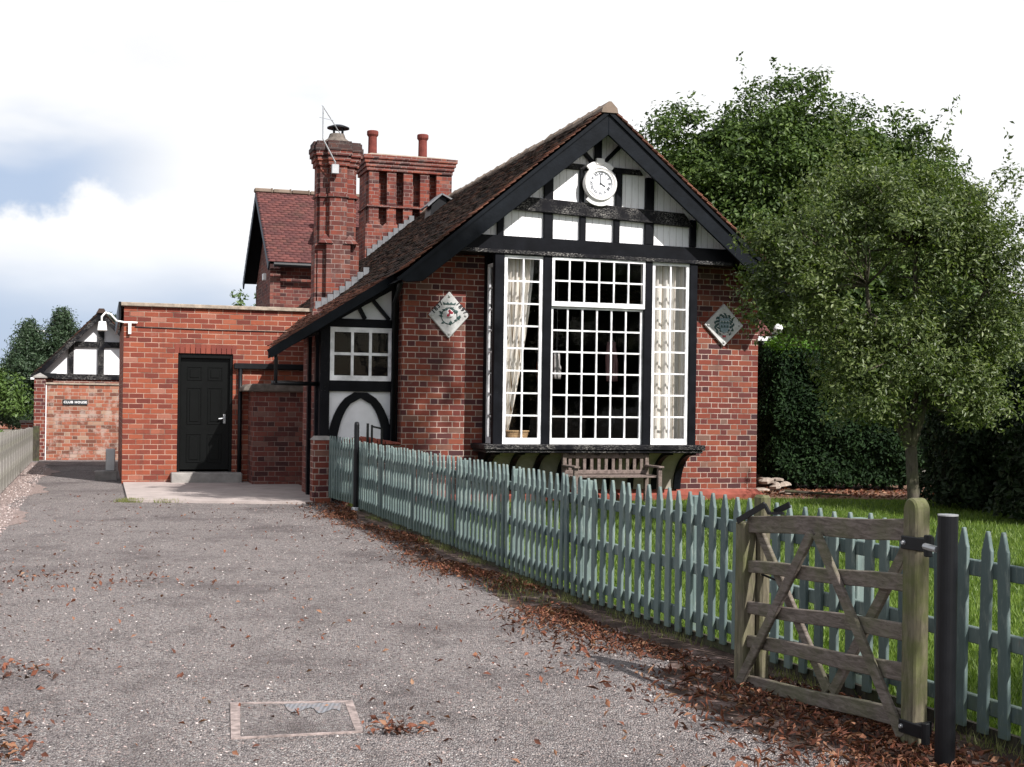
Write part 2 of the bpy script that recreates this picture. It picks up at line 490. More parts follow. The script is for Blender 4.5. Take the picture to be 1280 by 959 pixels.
def drive_mat():
    mt, t, b = newmat('gravel_tarmac', 0.9, 0.2)
    c = t.coords()
    v = t.n('ShaderNodeTexVoronoi')
    v.inputs['Scale'].default_value = 105
    t.l(t.noise(c, 1, 0) if False else c, v.inputs['Vector'])
    rr = t.sep(v.outputs['Color'])[0]
    stone = t.ramp(rr, [(0, (0.10, 0.088, 0.088)), (0.16, (0.28, 0.245, 0.24)), (0.5, (0.46, 0.41, 0.40)), (0.76, (0.58, 0.52, 0.51)), (0.88, (0.58, 0.45, 0.41)), (0.95, (0.74, 0.70, 0.67)), (1, (0.86, 0.84, 0.82))])
    v2 = t.n('ShaderNodeTexVoronoi')
    v2.inputs['Scale'].default_value = 30
    t.l(c, v2.inputs['Vector'])
    s2 = t.sep(v2.outputs['Color'])
    big = t.math('MULTIPLY', t.math('GREATER_THAN', s2[1], 0.90), t.step(v2.outputs['Distance'], 0.014, 0.010))
    stone = t.mix(big, stone, t.ramp(s2[0], [(0, (0.40, 0.27, 0.23)), (0.5, (0.68, 0.60, 0.57)), (0.8, (0.16, 0.13, 0.13)), (1, (0.26, 0.12, 0.09))]))
    patch = t.noise(c, 0.55, 7, 0.7)
    stone = t.mix(t.math('MULTIPLY', t.step(patch, 0.46, 0.70), 0.72), stone, (0.15, 0.125, 0.125))
    p2 = t.noise(t.scale(c, (1.0, 0.55, 1)), 2.8, 6, 0.7)
    stone = t.mix(t.math('MULTIPLY', t.step(p2, 0.50, 0.68), 0.45), stone, (0.17, 0.145, 0.14))
    p3 = t.noise(c, 5.5, 5, 0.7)
    stone = t.mix(t.math('MULTIPLY', t.step(p3, 0.55, 0.70), 0.35), stone, (0.56, 0.48, 0.48))
    ms = t.step(t.noise(c, 1.3, 6, 0.75), 0.60, 0.70)
    stone = t.mix(t.math('MULTIPLY', ms, 0.35), stone, (0.13, 0.12, 0.09))
    t.l(stone, b.inputs['Base Color'])
    h = t.math('ADD', t.math('SUBTRACT', 1.0, t.math('MULTIPLY', v.outputs['Distance'], 45.0)), big)
    h = t.math('ADD', h, t.noise(c, 4, 4))
    t.l(t.bump(h, 0.9, 0.006), b.inputs['Normal'])
    return mt


M['drive'] = drive_mat()


def soil_mat(name, a, bc, cc, scale=16):
    mt, t, b = newmat(name, 0.95, 0.1)
    c = t.coords()
    f = t.noise(c, scale, 7, 0.75)
    t.l(t.ramp(f, [(0.3, a), (0.5, bc), (0.72, cc)]), b.inputs['Base Color'])
    t.l(t.bump(f, 1.0, 0.03), b.inputs['Normal'])
    return mt


M['soil'] = soil_mat('mossy_soil', (0.030, 0.024, 0.020), (0.075, 0.052, 0.042), (0.30, 0.22, 0.20), 6)
M['mulch'] = soil_mat('bark_mulch', (0.07, 0.042, 0.030), (0.17, 0.10, 0.07), (0.32, 0.22, 0.17), 16)
M['lawn'] = soil_mat('lawn_turf', (0.028, 0.048, 0.012), (0.055, 0.095, 0.022), (0.085, 0.13, 0.035), 20)
M['field'] = soil_mat('field', (0.13, 0.12, 0.10), (0.17, 0.155, 0.13), (0.20, 0.18, 0.155), 2)
M['drain_iron'] = plain('worn_drain_iron', (0.22, 0.24, 0.27), 0.55, 0.5, 0.35, 40, bump=0.8)
M['drain_frame'] = plain('pink_concrete', (0.27, 0.22, 0.205), 0.9, 0.15, 0.5, 22, bump=0.5)
M['rubble'] = plain('rubble', (0.30, 0.25, 0.21), 0.9, 0.1, 0.4, 9)

# ------------------------------------------------------------------ mesh helpers
class MB:
    def __init__(self):
        self.v = []
        self.f = []

    def add(self, vs, fs):
        k = len(self.v)
        self.v += [tuple(p) for p in vs]
        self.f += [tuple(i + k for i in f) for f in fs]
        return self

    def box(self, x0, x1, y0, y1, z0, z1):
        return self.add([(x0, y0, z0), (x1, y0, z0), (x1, y1, z0), (x0, y1, z0), (x0, y0, z1), (x1, y0, z1), (x1, y1, z1), (x0, y1, z1)],
                        [(0, 3, 2, 1), (4, 5, 6, 7), (0, 1, 5, 4), (1, 2, 6, 5), (2, 3, 7, 6), (3, 0, 4, 7)])

    def prism(self, pts, y0, y1):
        """polygon given as (x, z), extruded along y"""
        n = len(pts)
        a = sum(pts[i][0] * pts[(i + 1) % n][1] - pts[(i + 1) % n][0] * pts[i][1] for i in range(n))
        if a < 0:
            pts = pts[::-1]
        vs = [(x, y0, z) for x, z in pts] + [(x, y1, z) for x, z in pts]
        fs = [tuple(range(n)), tuple(range(2 * n - 1, n - 1, -1))]
        fs += [(i, i + n, (i + 1) % n + n, (i + 1) % n) for i in range(n)]
        return self.add(vs, fs)

    def plan(self, pts, z0, z1):
        """polygon given as (x, y), extruded along z"""
        n = len(pts)
        a = sum(pts[i][0] * pts[(i + 1) % n][1] - pts[(i + 1) % n][0] * pts[i][1] for i in range(n))
        if a < 0:
            pts = pts[::-1]
        vs = [(x, y, z0) for x, y in pts] + [(x, y, z1) for x, y in pts]
        fs = [tuple(range(n - 1, -1, -1)), tuple(range(n, 2 * n))]
        fs += [(i, (i + 1) % n, (i + 1) % n + n, i + n) for i in range(n)]
        return self.add(vs, fs)

    def beam(self, a, b, w_, d, up=(0, 0, 1)):
        """box from point a to b; w_ across (perpendicular to up-ish), d along up-ish"""
        a, b = Vector(a), Vector(b)
        ax = (b - a).normalized()
        up = Vector(up)
        sx = ax.cross(up).normalized()
        uu = sx.cross(ax).normalized()
        vs = []
        for p in (a, b):
            for i, j in ((-1, -1), (1, -1), (1, 1), (-1, 1)):
                vs.append(p + sx * (i * w_ / 2) + uu * (j * d / 2))
        return self.add(vs, [(0, 3, 2, 1), (4, 5, 6, 7), (0, 1, 5, 4), (1, 2, 6, 5), (2, 3, 7, 6), (3, 0, 4, 7)])

    def tube(self, pts, rad, n=8, cap=True):
        pts = [Vector(p) for p in pts]
        if not hasattr(rad, '__len__'):
            rad = [rad] * len(pts)
        vs, fs = [], []
        prev = None
        for i, p in enumerate(pts):
            d = (pts[min(i + 1, len(pts) - 1)] - pts[max(i - 1, 0)]).normalized()
            if prev is None:
                a = Vector((0, 0, 1)) if abs(d.z) < 0.9 else Vector((1, 0, 0))
                s = d.cross(a).normalized()
            else:
                s = (prev - d * prev.dot(d)).normalized()
            prev = s
            q = d.cross(s)
            for k in range(n):
                an = 2 * PI * k / n
                vs.append(p + (s * math.cos(an) + q * math.sin(an)) * rad[i])
        for i in range(len(pts) - 1):
            for k in range(n):
                fs.append((i * n + k, i * n + (k + 1) % n, (i + 1) * n + (k + 1) % n, (i + 1) * n + k))
        if cap:
            fs.append(tuple(range(n - 1, -1, -1)))
            fs.append(tuple((len(pts) - 1) * n + k for k in range(n)))
        return self.add(vs, fs)

    def lathe(self, prof, n=20, axis='z', c=(0, 0, 0)):
        """profile of (radius, height) turned about z or about y (towards -y)"""
        vs, fs = [], []
        for r_, h_ in prof:
            for k in range(n):
                a = 2 * PI * k / n
                if axis == 'z':
                    vs.append((c[0] + r_ * math.cos(a), c[1] + r_ * math.sin(a), c[2] + h_))
                else:
                    vs.append((c[0] + r_ * math.cos(a), c[1] - h_, c[2] + r_ * math.sin(a)))
        for i in range(len(prof) - 1):
            for k in range(n):
                fs.append((i * n + k, i * n + (k + 1) % n, (i + 1) * n + (k + 1) % n, (i + 1) * n + k))
        fs.append(tuple(range(n - 1, -1, -1)))
        fs.append(tuple((len(prof) - 1) * n + k for k in range(n)))
        return self.add(vs, fs)

    def build(self, name, mat, parent=None, bevel=0, smooth=False, label=None):
        me = D.meshes.new(name)
        me.from_pydata(self.v, [], self.f)
        me.materials.append(mat)
        me.update()
        o = D.objects.new(name, me)
        COL.objects.link(o)
        if parent is not None:
            o.parent = parent
        if smooth:
            for p in me.polygons:
                p.use_smooth = True
        if bevel:
            b = o.modifiers.new('bevel', 'BEVEL')
            b.width = bevel
            b.segments = 1
            b.limit_method = 'ANGLE'
            b.angle_limit = R(40)
        if label:
            o['label'] = label
        return o


def tag(o, label=None, cat=None, group=None, kind=None):
    if label:
        o['label'] = label
    if cat:
        o['category'] = cat
    if group:
        o['group'] = group
    if kind:
        o['kind'] = kind
    return o


TH = R(17.3)
L0 = Vector((-1.6065, 19.2, 0))
U = Vector((math.cos(TH), math.sin(TH), 0))
V = Vector((-math.sin(TH), math.cos(TH), 0))


def W(s, t, z=0.0):
    return L0 + U * s + V * t + Vector((0, 0, z))


def root(name, loc, rz=TH, label=None, cat=None, group=None):
    o = D.objects.new(name, None)
    COL.objects.link(o)
    o.location = loc
    o.rotation_euler = (0, 0, rz)
    o.empty_display_size = 0.2
    return tag(o, label, cat, group)


def grid_sheet(pts, z, name, mat, kind='structure'):
    mb = MB()
    mb.add([(x, y, z) for x, y in pts], [tuple(range(len(pts)))])
    o = mb.build(name, mat)
    return tag(o, kind=kind)


def big_mesh(name, verts, faces, mat, parent=None):
    """verts (n,3) array, faces (m,k) array"""
    me = D.meshes.new(name)
    nv, (nf, k) = len(verts), faces.shape
    me.vertices.add(nv)
    me.vertices.foreach_set('co', np.asarray(verts, dtype=np.float32).ravel())
    me.loops.add(nf * k)
    me.loops.foreach_set('vertex_index', faces.astype(np.int32).ravel())
    me.polygons.add(nf)
    me.polygons.foreach_set('loop_start', np.arange(0, nf * k, k, dtype=np.int32))
    me.update(calc_edges=True)
    me.validate()
    me.materials.append(mat)
    o = D.objects.new(name, me)
    COL.objects.link(o)
    if parent is not None:
        o.parent = parent
    return o


def text_mesh(name, s, size, mat, parent, loc, rot=(PI / 2, 0, 0), extrude=0.003, bold=0.0, spacing=1.0):
    cu = D.curves.new(name, 'FONT')
    cu.body = s
    cu.size = size
    cu.extrude = extrude
    cu.offset = bold
    cu.space_character = spacing
    cu.align_x = 'CENTER'
    cu.align_y = 'CENTER'
    to = D.objects.new(name + '_tmp', cu)
    COL.objects.link(to)
    dg = bpy.context.evaluated_depsgraph_get()
    me = D.meshes.new_from_object(to.evaluated_get(dg))
    D.objects.remove(to)
    me.materials.clear()
    me.materials.append(mat)
    o = D.objects.new(name, me)
    COL.objects.link(o)
    o.parent = parent
    o.location = loc
    o.rotation_euler = rot
    return o

# ------------------------------------------------------------------ ground
FPTS = [(2.42, 4.80), (1.13, 7.98), (0.56, 9.36), (-0.27, 11.93), (-2.0, 17.30)]
grid_sheet([(-300, -60), (300, -60), (300, 500), (-300, 500)], -0.03, 'ground', M['field'])
drv = [(3.4, -4), (2.42 + 0.9, 2.6)] + FPTS + [(-1.5, 19.6), (-2.2, 23.0), (-5.0, 23.0), (-8.0, 31.8), (-11.6, 31.8), (-7.25, 18.3), (-3.9, 8.0), (-3.3, 4.0), (-3.0, -4)]
grid_sheet(drv, 0.0, 'driveway', M['drive'])
grid_sheet([(3.32, 2.6)] + FPTS[:] + [(-2.0, 19.0), (-1.2, 20.5), (4.2, 23.2), (18, 24), (18, 2.6)], -0.004, 'lawn', M['lawn'])
grid_sheet([(3.9, 21.0), (9.5, 21.4), (9.5, 25.5), (3.6, 25.5)], 0.004, 'mulch_bed', M['mulch'])

# strip of mossy soil along the foot of the fence
rs = random.Random(3)
pts_r, pts_l = [], []
for i in range(len(FPTS) - 1):
    a, b = Vector((*FPTS[i], 0)), Vector((*FPTS[i + 1], 0))
    d = (b - a).normalized()
    nl = Vector((-d.y, d.x, 0))
    n = int((b - a).length / 0.12)
    for k in range(n):
        p = a + (b - a) * (k / n)
        wd = 0.34 + max(0.0, 8.6 - p.y) * 0.16 + 0.16 * math.sin(p.y * 2.1) + rs.uniform(-0.07, 0.07)
        pts_l.append(p + nl * wd)
        pts_r.append(p - nl * 0.10)
vs, fs = [], []
for a, b in zip(pts_l, pts_r):
    k = len(vs)
    mid = (a + b) / 2
    vs += [(a.x, a.y, 0.003), (mid.x, mid.y, 0.028), (b.x, b.y, 0.02)]
    if k:
        fs += [(k - 3, k - 2, k + 1, k), (k - 2, k - 1, k + 2, k + 1)]
sb = MB().add(vs, [tuple(reversed(f)) for f in fs]).build('soil_verge', M['soil'], smooth=True)
tag(sb, kind='structure')
# gravelly soil along the left side of the drive
vs, fs = [], []
for i in range(90):
    y = 3.5 + i * 0.29
    x = -3.15 - max(0, y - 6.0) * 0.31 - 0.12
    wd = 0.35 + 0.2 * math.sin(y * 1.3) + rs.uniform(-0.1, 0.1)
    k = len(vs)
    vs += [(x - 1.6, y, 0.006), (x + wd, y, 0.004)]
    if k:
        fs.append((k - 2, k - 1, k + 1, k))
M['edge_gravel'] = soil_mat('edge_gravel', (0.12, 0.085, 0.075), (0.27, 0.21, 0.19), (0.42, 0.34, 0.32), 30)
tag(MB().add(vs, fs).build('gravel_edge', M['edge_gravel']), kind='structure')
# paving slab in front of the annexe door
pv = [W(-3.80, 0.42), W(-1.39, -0.30), W(-0.95, 0.3), W(-0.95, 4.52), W(-3.80, 4.52)]
mb = MB()
mb.plan([(p.x, p.y) for p in pv], -0.02, 0.035)
tag(mb.build('paved_apron', M['paving']), kind='structure')

# ------------------------------------------------------------------ the school house
school = root('school_house', W(0, 0), TH, 'red brick school house with black and white timbered gable over a tall bay window', 'house')
C = 2.85
ZA = 5.80
SL = 0.8255


def zr(s):
    return ZA - SL * abs(s - C)


# brick front wall around the bay opening
mb = MB()
mb.box(0, 1.24, 0, 0.3, -0.05, 3.30)
mb.box(4.42, 5.75, 0, 0.3, -0.05, 3.30)
mb.box(1.24, 4.42, 0, 0.3, -0.05, 0.80)
mb.prism([(0, 3.301), (1.24, 3.301), (1.24, 3.84), (0.62, 3.84)], 0.0, 0.3)
mb.prism([(5.7, 3.301), (4.42, 3.301), (4.42, 3.84), (5.08, 3.84)], 0.0, 0.3)
mb.build('brick_wall', M['brick'], school, label='front wall of dark red brick on both sides of the bay')
mb = MB()
mb.box(0, 0.25, 0.3, 12, -0.05, 3.2)
mb.build('side_wall', M['brick'], school)
mb = MB()
mb.box(5.5, 5.75, 0.3, 12, -0.05, 3.2)
mb.build('side_wall', M['brick'], school)
mb = MB()
mb.prism([(0, 0), (5.75, 0), (5.75, 3.2), (C, 5.6), (0, 3.2)], 11.9, 12.1)
mb.build('rear_wall', M['brick'], school)
# sloped plinth
mb = MB()
for (x0, x1) in ((-0.03, 5.83),):
    mb.add([(x0, -0.10, -0.05), (x1, -0.10, -0.05), (x1, -0.10, 0.08), (x0, -0.10, 0.08), (x0 + 0.03, -0.004, 0.165), (x1 - 0.08, -0.004, 0.165), (x1, 1.2, -0.05), (x1, 1.2, 0.08), (x1 - 0.076, 1.2, 0.165)],
           [(0, 1, 2, 3), (3, 2, 5, 4), (1, 6, 7, 2), (2, 7, 8, 5), (6, 8, 7)])
mb.build('plinth', M['plinth'], school)
# dark room behind the window
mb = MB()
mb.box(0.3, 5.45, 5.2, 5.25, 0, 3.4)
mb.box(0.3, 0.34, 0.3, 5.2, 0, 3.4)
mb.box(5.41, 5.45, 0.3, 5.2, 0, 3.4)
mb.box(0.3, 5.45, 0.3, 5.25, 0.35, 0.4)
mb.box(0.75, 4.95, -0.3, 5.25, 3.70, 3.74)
mb.build('dark_room_box', M['dark_room'], school)

# gable: white boarded panel with applied black timbers
GP = -0.36
mb = MB()
zb = 3.86
xl = C - (ZA - 0.12 - zb) / SL
mb.prism([(xl, zb), (2 * C - xl, zb), (C, ZA - 0.12)], GP, GP + 0.05)
mb.build('gable_panel', M['boards'], school, label='white painted vertical boards filling the gable')


def gb(name, pts, d0, d1, mat='black', par=school):
    return MB().prism(pts, d0, d1).build(name, M[mat], par, bevel=0.006)


MB().prism([(0.60, 3.64), (5.10, 3.64), (5.0, 3.85), (0.75, 3.86)], GP + 0.052, 0.0).build('jetty_soffit', M['black'], school)
gt = gb('gable_timber', [(0.62, 3.66), (5.08, 3.63), (5.0, 3.855), (0.75, 3.895)], -0.50, -0.30, 'black')
gt['label'] = 'long black beam under the gable boards'
g2 = MB().beam((0.70, -0.54, 3.655), (5.0, -0.54, 3.625), 0.10, 0.055)
g2.build('beam_moulding', M['black_flaked'], gt, bevel=0.004)


def ins(s, z):  # clamp s to inside the barge line for height z
    lim = (ZA - 0.25 - z) / SL
    return max(C - lim, min(C + lim, s))


gb('gable_timber', [(ins(0, 4.285), 4.295), (ins(9, 4.27), 4.175), (ins(9, 4.40), 4.375), (ins(0, 4.48), 4.49)], -0.45, -0.35, 'black_flaked')
gb('gable_timber', [(ins(0, 4.95), 4.945), (ins(9, 4.95), 4.915), (ins(9, 5.0), 4.995), (ins(0, 5.0), 5.03)], -0.42, -0.352, 'black_flaked')
for s, wd in ((1.346, 0.10), (2.08, 0.14), (2.62, 0.09), (3.161, 0.09), (3.69, 0.14), (4.414, 0.10)):
    zt = min(4.30, zr(s) - 0.22)
    gb('gable_stud', [(s - wd / 2, 3.88), (s + wd / 2, 3.88), (s + wd / 2, zt), (s - wd / 2, zt)], -0.415, -0.353)
for s, wd in ((2.08, 0.14), (2.60, 0.07), (3.19, 0.10), (3.69, 0.14)):
    zt = min(4.96, zr(s) - 0.22)
    gb('gable_stud', [(s - wd / 2, 4.32), (s + wd / 2, 4.32), (s + wd / 2, zt), (s - wd / 2, zt)], -0.413, -0.354)
gb('king_post', [(2.795, 5.0), (2.905, 5.0), (2.905, 5.50), (2.795, 5.50)], -0.42, -0.353)
for sg in (-1, 1):
    mb = MB().beam((C + sg * 0.06, -0.385, 5.03), (C + sg * 0.36, -0.385, 5.34), 0.055, 0.085, up=(0, -1, 0))
    mb.build('gable_brace', M['black'], school, bevel=0.004)
# barge boards, with a thin moulding along their upper edge
for sg in (-1, 1):
    e = C + sg * (C + 0.26) if sg < 0 else C + 3.11
    e = C + sg * 3.11
    ei = C + sg * 2.75
    x0 = C
    pts = [(x0, ZA - 0.05), (e, ZA - 0.05 - SL * 3.11), (C + sg * 2.98, ZA - 0.05 - SL * 3.11 - 0.055), (ei, ZA - 0.05 - SL * 3.11 - 0.03), (x0, ZA - 0.40)]
    bb = gb('barge_board', pts, -0.81, -0.765, 'barge')
    mo = MB().beam((C + sg * 0.01, -0.825, ZA - 0.075), (e, -0.825, ZA - 0.075 - SL * 3.11), 0.05, 0.03, up=(0, -1, 0))
    mo.build('verge_moulding', M['barge'], bb)
    # soffit boards between the barge board and the wall
    so = MB().add([(C, -0.77, ZA - 0.10), (e, -0.77, ZA - 0.10 - SL * 3.11), (e, 0.0, ZA - 0.10 - SL * 3.11), (C, 0.0, ZA - 0.10)], [(0, 1, 2, 3)])
    so.build('soffit', M['black'], school)


def tile_slope(name, mat, par, A, B, Dn, tw=0.165, gauge=0.105, seed=1, thick=0.014, mask=None, jit=0.006, label=None, gap=0.003, skew=0.004):
    """tiles on the rectangle that starts at the eaves corner A, runs along B (the course) and climbs along Dn"""
    rs_ = np.random.RandomState(seed)
    A, B, Dn = np.array(A, float), np.array(B, float), np.array(Dn, float)
    lb, ld = np.linalg.norm(B), np.linalg.norm(Dn)
    eb, ed = B / lb, Dn / ld
    nm = np.cross(eb, ed)
    if nm[2] < 0:
        nm = -nm
    nb, nd = int(lb / tw) + 1, int(math.ceil(ld / gauge))
    V_, F_ = [], []
    for j in range(nd):
        for i in range(-1, nb):
            x0 = max(0, (i + 0.5 * (j % 2)) * tw + gap)
            x1 = min(lb, (i + 1 + 0.5 * (j % 2)) * tw - gap)
            if x1 - x0 < 0.02:
                continue
            y0 = j * gauge
            y1 = min(y0 + gauge * 1.9, ld)
            if mask is not None:
                # trim against a slanting edge
                if not mask((x0 + x1) / 2, y0 + gauge * 0.3):
                    continue
            h0 = thick + abs(rs_.normal(0, jit))
            sk = rs_.normal(0, skew)
            lo = [A + eb * x0 + ed * (y0 + sk), A + eb * x1 + ed * (y0 - sk + rs_.normal(0, 0.003))]
            hi_ = [A + eb * x1 + ed * y1, A + eb * x0 + ed * y1]
            k = len(V_)
            hh = h0 + 0.012 + rs_.normal(0, 0.002)
            V_ += [lo[0] + nm * hh, lo[1] + nm * (hh + rs_.normal(0, 0.002)), hi_[0] + nm * 0.003, hi_[1] + nm * 0.003,
                   lo[0] + nm * (hh - thick), lo[1] + nm * (hh - thick), hi_[0] - nm * 0.010, hi_[1] - nm * 0.010]
            F_ += [(k, k + 1, k + 2, k + 3), (k + 4, k + 5, k + 1, k), (k + 5, k + 6, k + 2, k + 1), (k + 7, k + 4, k, k + 3), (k + 7, k + 6, k + 5, k + 4)]
    o = big_mesh(name, np.array(V_), np.array(F_), mat, par)
    if label:
        o['label'] = label
    return o


RT0, RT1 = -0.84, 12.2
lo_z = ZA - SL * 3.11
tile_slope('roof_slope', M['tile'], school, (C - 3.11, RT0 + 0.12, lo_z), (0, RT1 - RT0 - 0.12, 0), (3.11, 0, SL * 3.11), seed=2, jit=0.009, label='long mossy brown tiled slope above the drive')
tile_slope('roof_slope', M['tile'], school, (C + 3.11, RT0 + 0.12, lo_z), (0, RT1 - RT0 - 0.12, 0), (-3.11, 0, SL * 3.11), seed=3)
for sg in (-1, 1):
    tile_slope('verge_tiles', M['tile_verge'], school, (C + sg * 3.11, RT0, lo_z + 0.008), (0, 0.17, 0), (-sg * 3.11, 0, SL * 3.11), seed=4 + sg, tw=0.17, gauge=0.105, jit=0.008)
# ridge tiles
mb = MB()
y = RT0 - 0.02
rj = random.Random(5)
while y < RT1:
    ln = 0.44
    dz = rj.uniform(-0.012, 0.012)
    pr = [(C - 0.13, ZA - 0.09 + dz), (C - 0.115, ZA - 0.02 + dz), (C - 0.02, ZA + 0.075 + dz), (C + 0.02, ZA + 0.075 + dz), (C + 0.115, ZA - 0.02 + dz), (C + 0.13, ZA - 0.09 + dz)]
    mb.prism(pr, y, y + ln - 0.008)
    mb.prism([(a, b + 0.014) for a, b in pr], y + ln - 0.05, y + ln - 0.009)
    y += ln
mb.build('ridge_tile', M['ridge'], school)
# small louvred vent near the ridge
vt = MB()
vt.prism([(2.08, 5.17), (2.42, 5.45), (2.42, 5.57), (2.30, 5.62), (2.12, 5.42)], 7.0, 7.5)
vo = vt.build('roof_vent', M['iron'], school)
vc = MB().beam((2.02, 7.25, 5.39), (2.32, 7.25, 5.66), 0.66, 0.03)
vc.beam((2.30, 7.25, 5.655), (2.56, 7.25, 5.53), 0.66, 0.03)
vc.build('vent_cover', M['lead'], vo)

# ---- bay window
BF = -0.56
bay = MB()
for a, b in ((1.225, 1.37), (1.968, 2.095), (3.56, 3.69), (4.305, 4.425)):
    bay.box(a, b, BF, BF + 0.12, 0.86, 3.66)
bay.box(1.225, 1.30, -0.10, 0.02, 0.86, 3.66)
bay.box(4.35, 4.425, -0.10, 0.02, 0.86, 3.66)
bay.box(1.225, 4.425, BF + 0.002, 0.02, 3.608, 3.66)
bay = bay.build('bay_window', M['black'], school, bevel=0.006, label='tall black framed bay window of small panes')
sl = MB().box(1.05, 4.50, -0.76, 0.02, 0.79, 0.866)
sl.box(1.08, 4.47, -0.73, 0.0, 0.745, 0.789)
sl.build('window_sill', M['black_flaked'], bay, bevel=0.01)


def sash(x0, x1, z0, z1, cols, rows, y=BF + 0.03, stile=0.05, top=0.045, bot=0.09, bar=0.024, name='window_sash', par=bay, glass=True, axis='x'):
    mb = MB()
    d = 0.04

    def bx_(a, b, c_, e_, dd=0.0):
        if axis == 'x':
            mb.box(a, b, y + dd, y + d - dd, c_, e_)
        else:
            mb.box(y + dd, y + d - dd, a, b, c_, e_)
    bx_(x0, x0 + stile, z0, z1)
    bx_(x1 - stile, x1, z0, z1)
    bx_(x0 + stile, x1 - stile, z0, z0 + bot)
    bx_(x0 + stile, x1 - stile, z1 - top, z1)
    ax0, ax1, az0, az1 = x0 + stile, x1 - stile, z0 + bot, z1 - top
    for i in range(1, cols):
        c_ = ax0 + (ax1 - ax0) * i / cols
        bx_(c_ - bar / 2, c_ + bar / 2, az0, az1, 0.006)
    for j in range(1, rows):
        c_ = az0 + (az1 - az0) * j / rows
        bx_(ax0, ax1, c_ - bar / 2, c_ + bar / 2, 0.009)
    so_ = mb.build(name, M['white'], par)
    if glass:
        g_ = MB()
        if axis == 'x':
            g_.add([(x0 + 0.01, y + 0.021, z0 + 0.01), (x1 - 0.01, y + 0.021, z0 + 0.01), (x1 - 0.01, y + 0.021, z1 - 0.01), (x0 + 0.01, y + 0.021, z1 - 0.01)], [(0, 1, 2, 3)])
        else:
            g_.add([(y + 0.021, x0 + 0.01, z0 + 0.01), (y + 0.021, x1 - 0.01, z0 + 0.01), (y + 0.021, x1 - 0.01, z1 - 0.01), (y + 0.021, x0 + 0.01, z1 - 0.01)], [(0, 3, 2, 1)])
        g_.build('window_pane', M['glass'], par)
    return so_


sash(1.372, 1.966, 0.868, 3.606, 2, 8)
sash(2.097, 3.558, 0.868, 2.888, 6, 6, y=BF + 0.05, stile=0.04, top=0.03)
sash(2.097, 3.575, 2.892, 3.606, 6, 2, y=BF + 0.0, stile=0.04, bot=0.07, top=0.04)
sash(3.692, 4.303, 0.868, 3.606, 2, 8)
sash(-0.42, -0.11, 0.868, 3.50, 1, 8, y=1.245, stile=0.05, axis='y')
sash(-0.42, -0.11, 0.868, 3.50, 1, 8, y=4.36, stile=0.05, axis='y')
# curtains
def curtain(sx, wtop, wbot, z0, z1, y0, side):
    n, k = 46, 14
    vs, fs = [], []
    for j in range(k + 1):
        q = j / k
        z = z1 + (z0 - z1) * q
        wd = wtop + (wbot - wtop) * (q ** 1.4)
        for i in range(n + 1):
            p = i / n
            x = sx + side * wd * p
            vs.append((x, y0 + 0.035 * math.sin(p * 34 + 0.6 * math.sin(q * 3)) + 0.015 * math.sin(p * 71), z))
    for j in range(k):
        for i in range(n):
            a = j * (n + 1) + i
            fs.append((a, a + 1, a + n + 2, a + n + 1))
    o = MB().add(vs, fs).build('curtain', M['curtain'], bay, smooth=True)
    return o


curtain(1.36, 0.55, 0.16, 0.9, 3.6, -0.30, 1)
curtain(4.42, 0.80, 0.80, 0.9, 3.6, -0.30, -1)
# curved coving beneath the sill with black ribs
def cove(a):
    return (-0.66 * (1 - math.sin(a)) - 0.02, 0.77 - 0.60 * (1 - math.cos(a)))


vs, fs = [], []
for i in range(13):
    a = i / 12 * PI / 2
    t_, z_ = cove(a)
    vs += [(1.25, t_, z_), (4.36, t_, z_)]
    if i:
        k = 2 * i
        fs.append((k - 2, k - 1, k + 1, k))
MB().add(vs, fs).build('coving', M['cream'], bay, smooth=True)
for s in (1.26, 1.64, 2.02, 2.41, 2.80, 3.19, 3.58, 3.97, 4.34):
    vs, fs = [], []
    for i in range(13):
        a = i / 12 * PI / 2
        t_, z_ = cove(a)
        dt, dz = 0.045 * -math.sin(a) - 0.004, -0.045 * math.cos(a)
        for x in (s - 0.04, s + 0.04):
            vs += [(x, t_ - 0.0, z_ + 0.01), (x, t_ - 0.05 * math.sin(a), z_ - 0.05 * math.cos(a))]
        if i:
            k = 4 * i
            fs += [(k - 3, k + 1, k + 3, k - 1), (k - 4, k, k + 1, k - 3), (k - 2, k - 1, k + 3, k + 2)]
    MB().add(vs, fs).build('coving_rib', M['black'], bay, smooth=False)
for s in (1.20, 4.40):   # solid end brackets
    pr = [(-0.68, 0.775), (0.0, 0.775), (0.0, 0.16)] + [cove(a / 12 * PI / 2) for a in range(12, -1, -1)]
    mb = MB()
    n = len(pr)
    mb.add([(s - 0.035, a, b) for a, b in pr] + [(s + 0.035, a, b) for a, b in pr],
           [tuple(range(n)), tuple(range(2 * n - 1, n - 1, -1))] + [(i, (i + 1) % n, (i + 1) % n + n, i + n) for i in range(n)])
    mb.build('end_bracket', M['black'], bay)

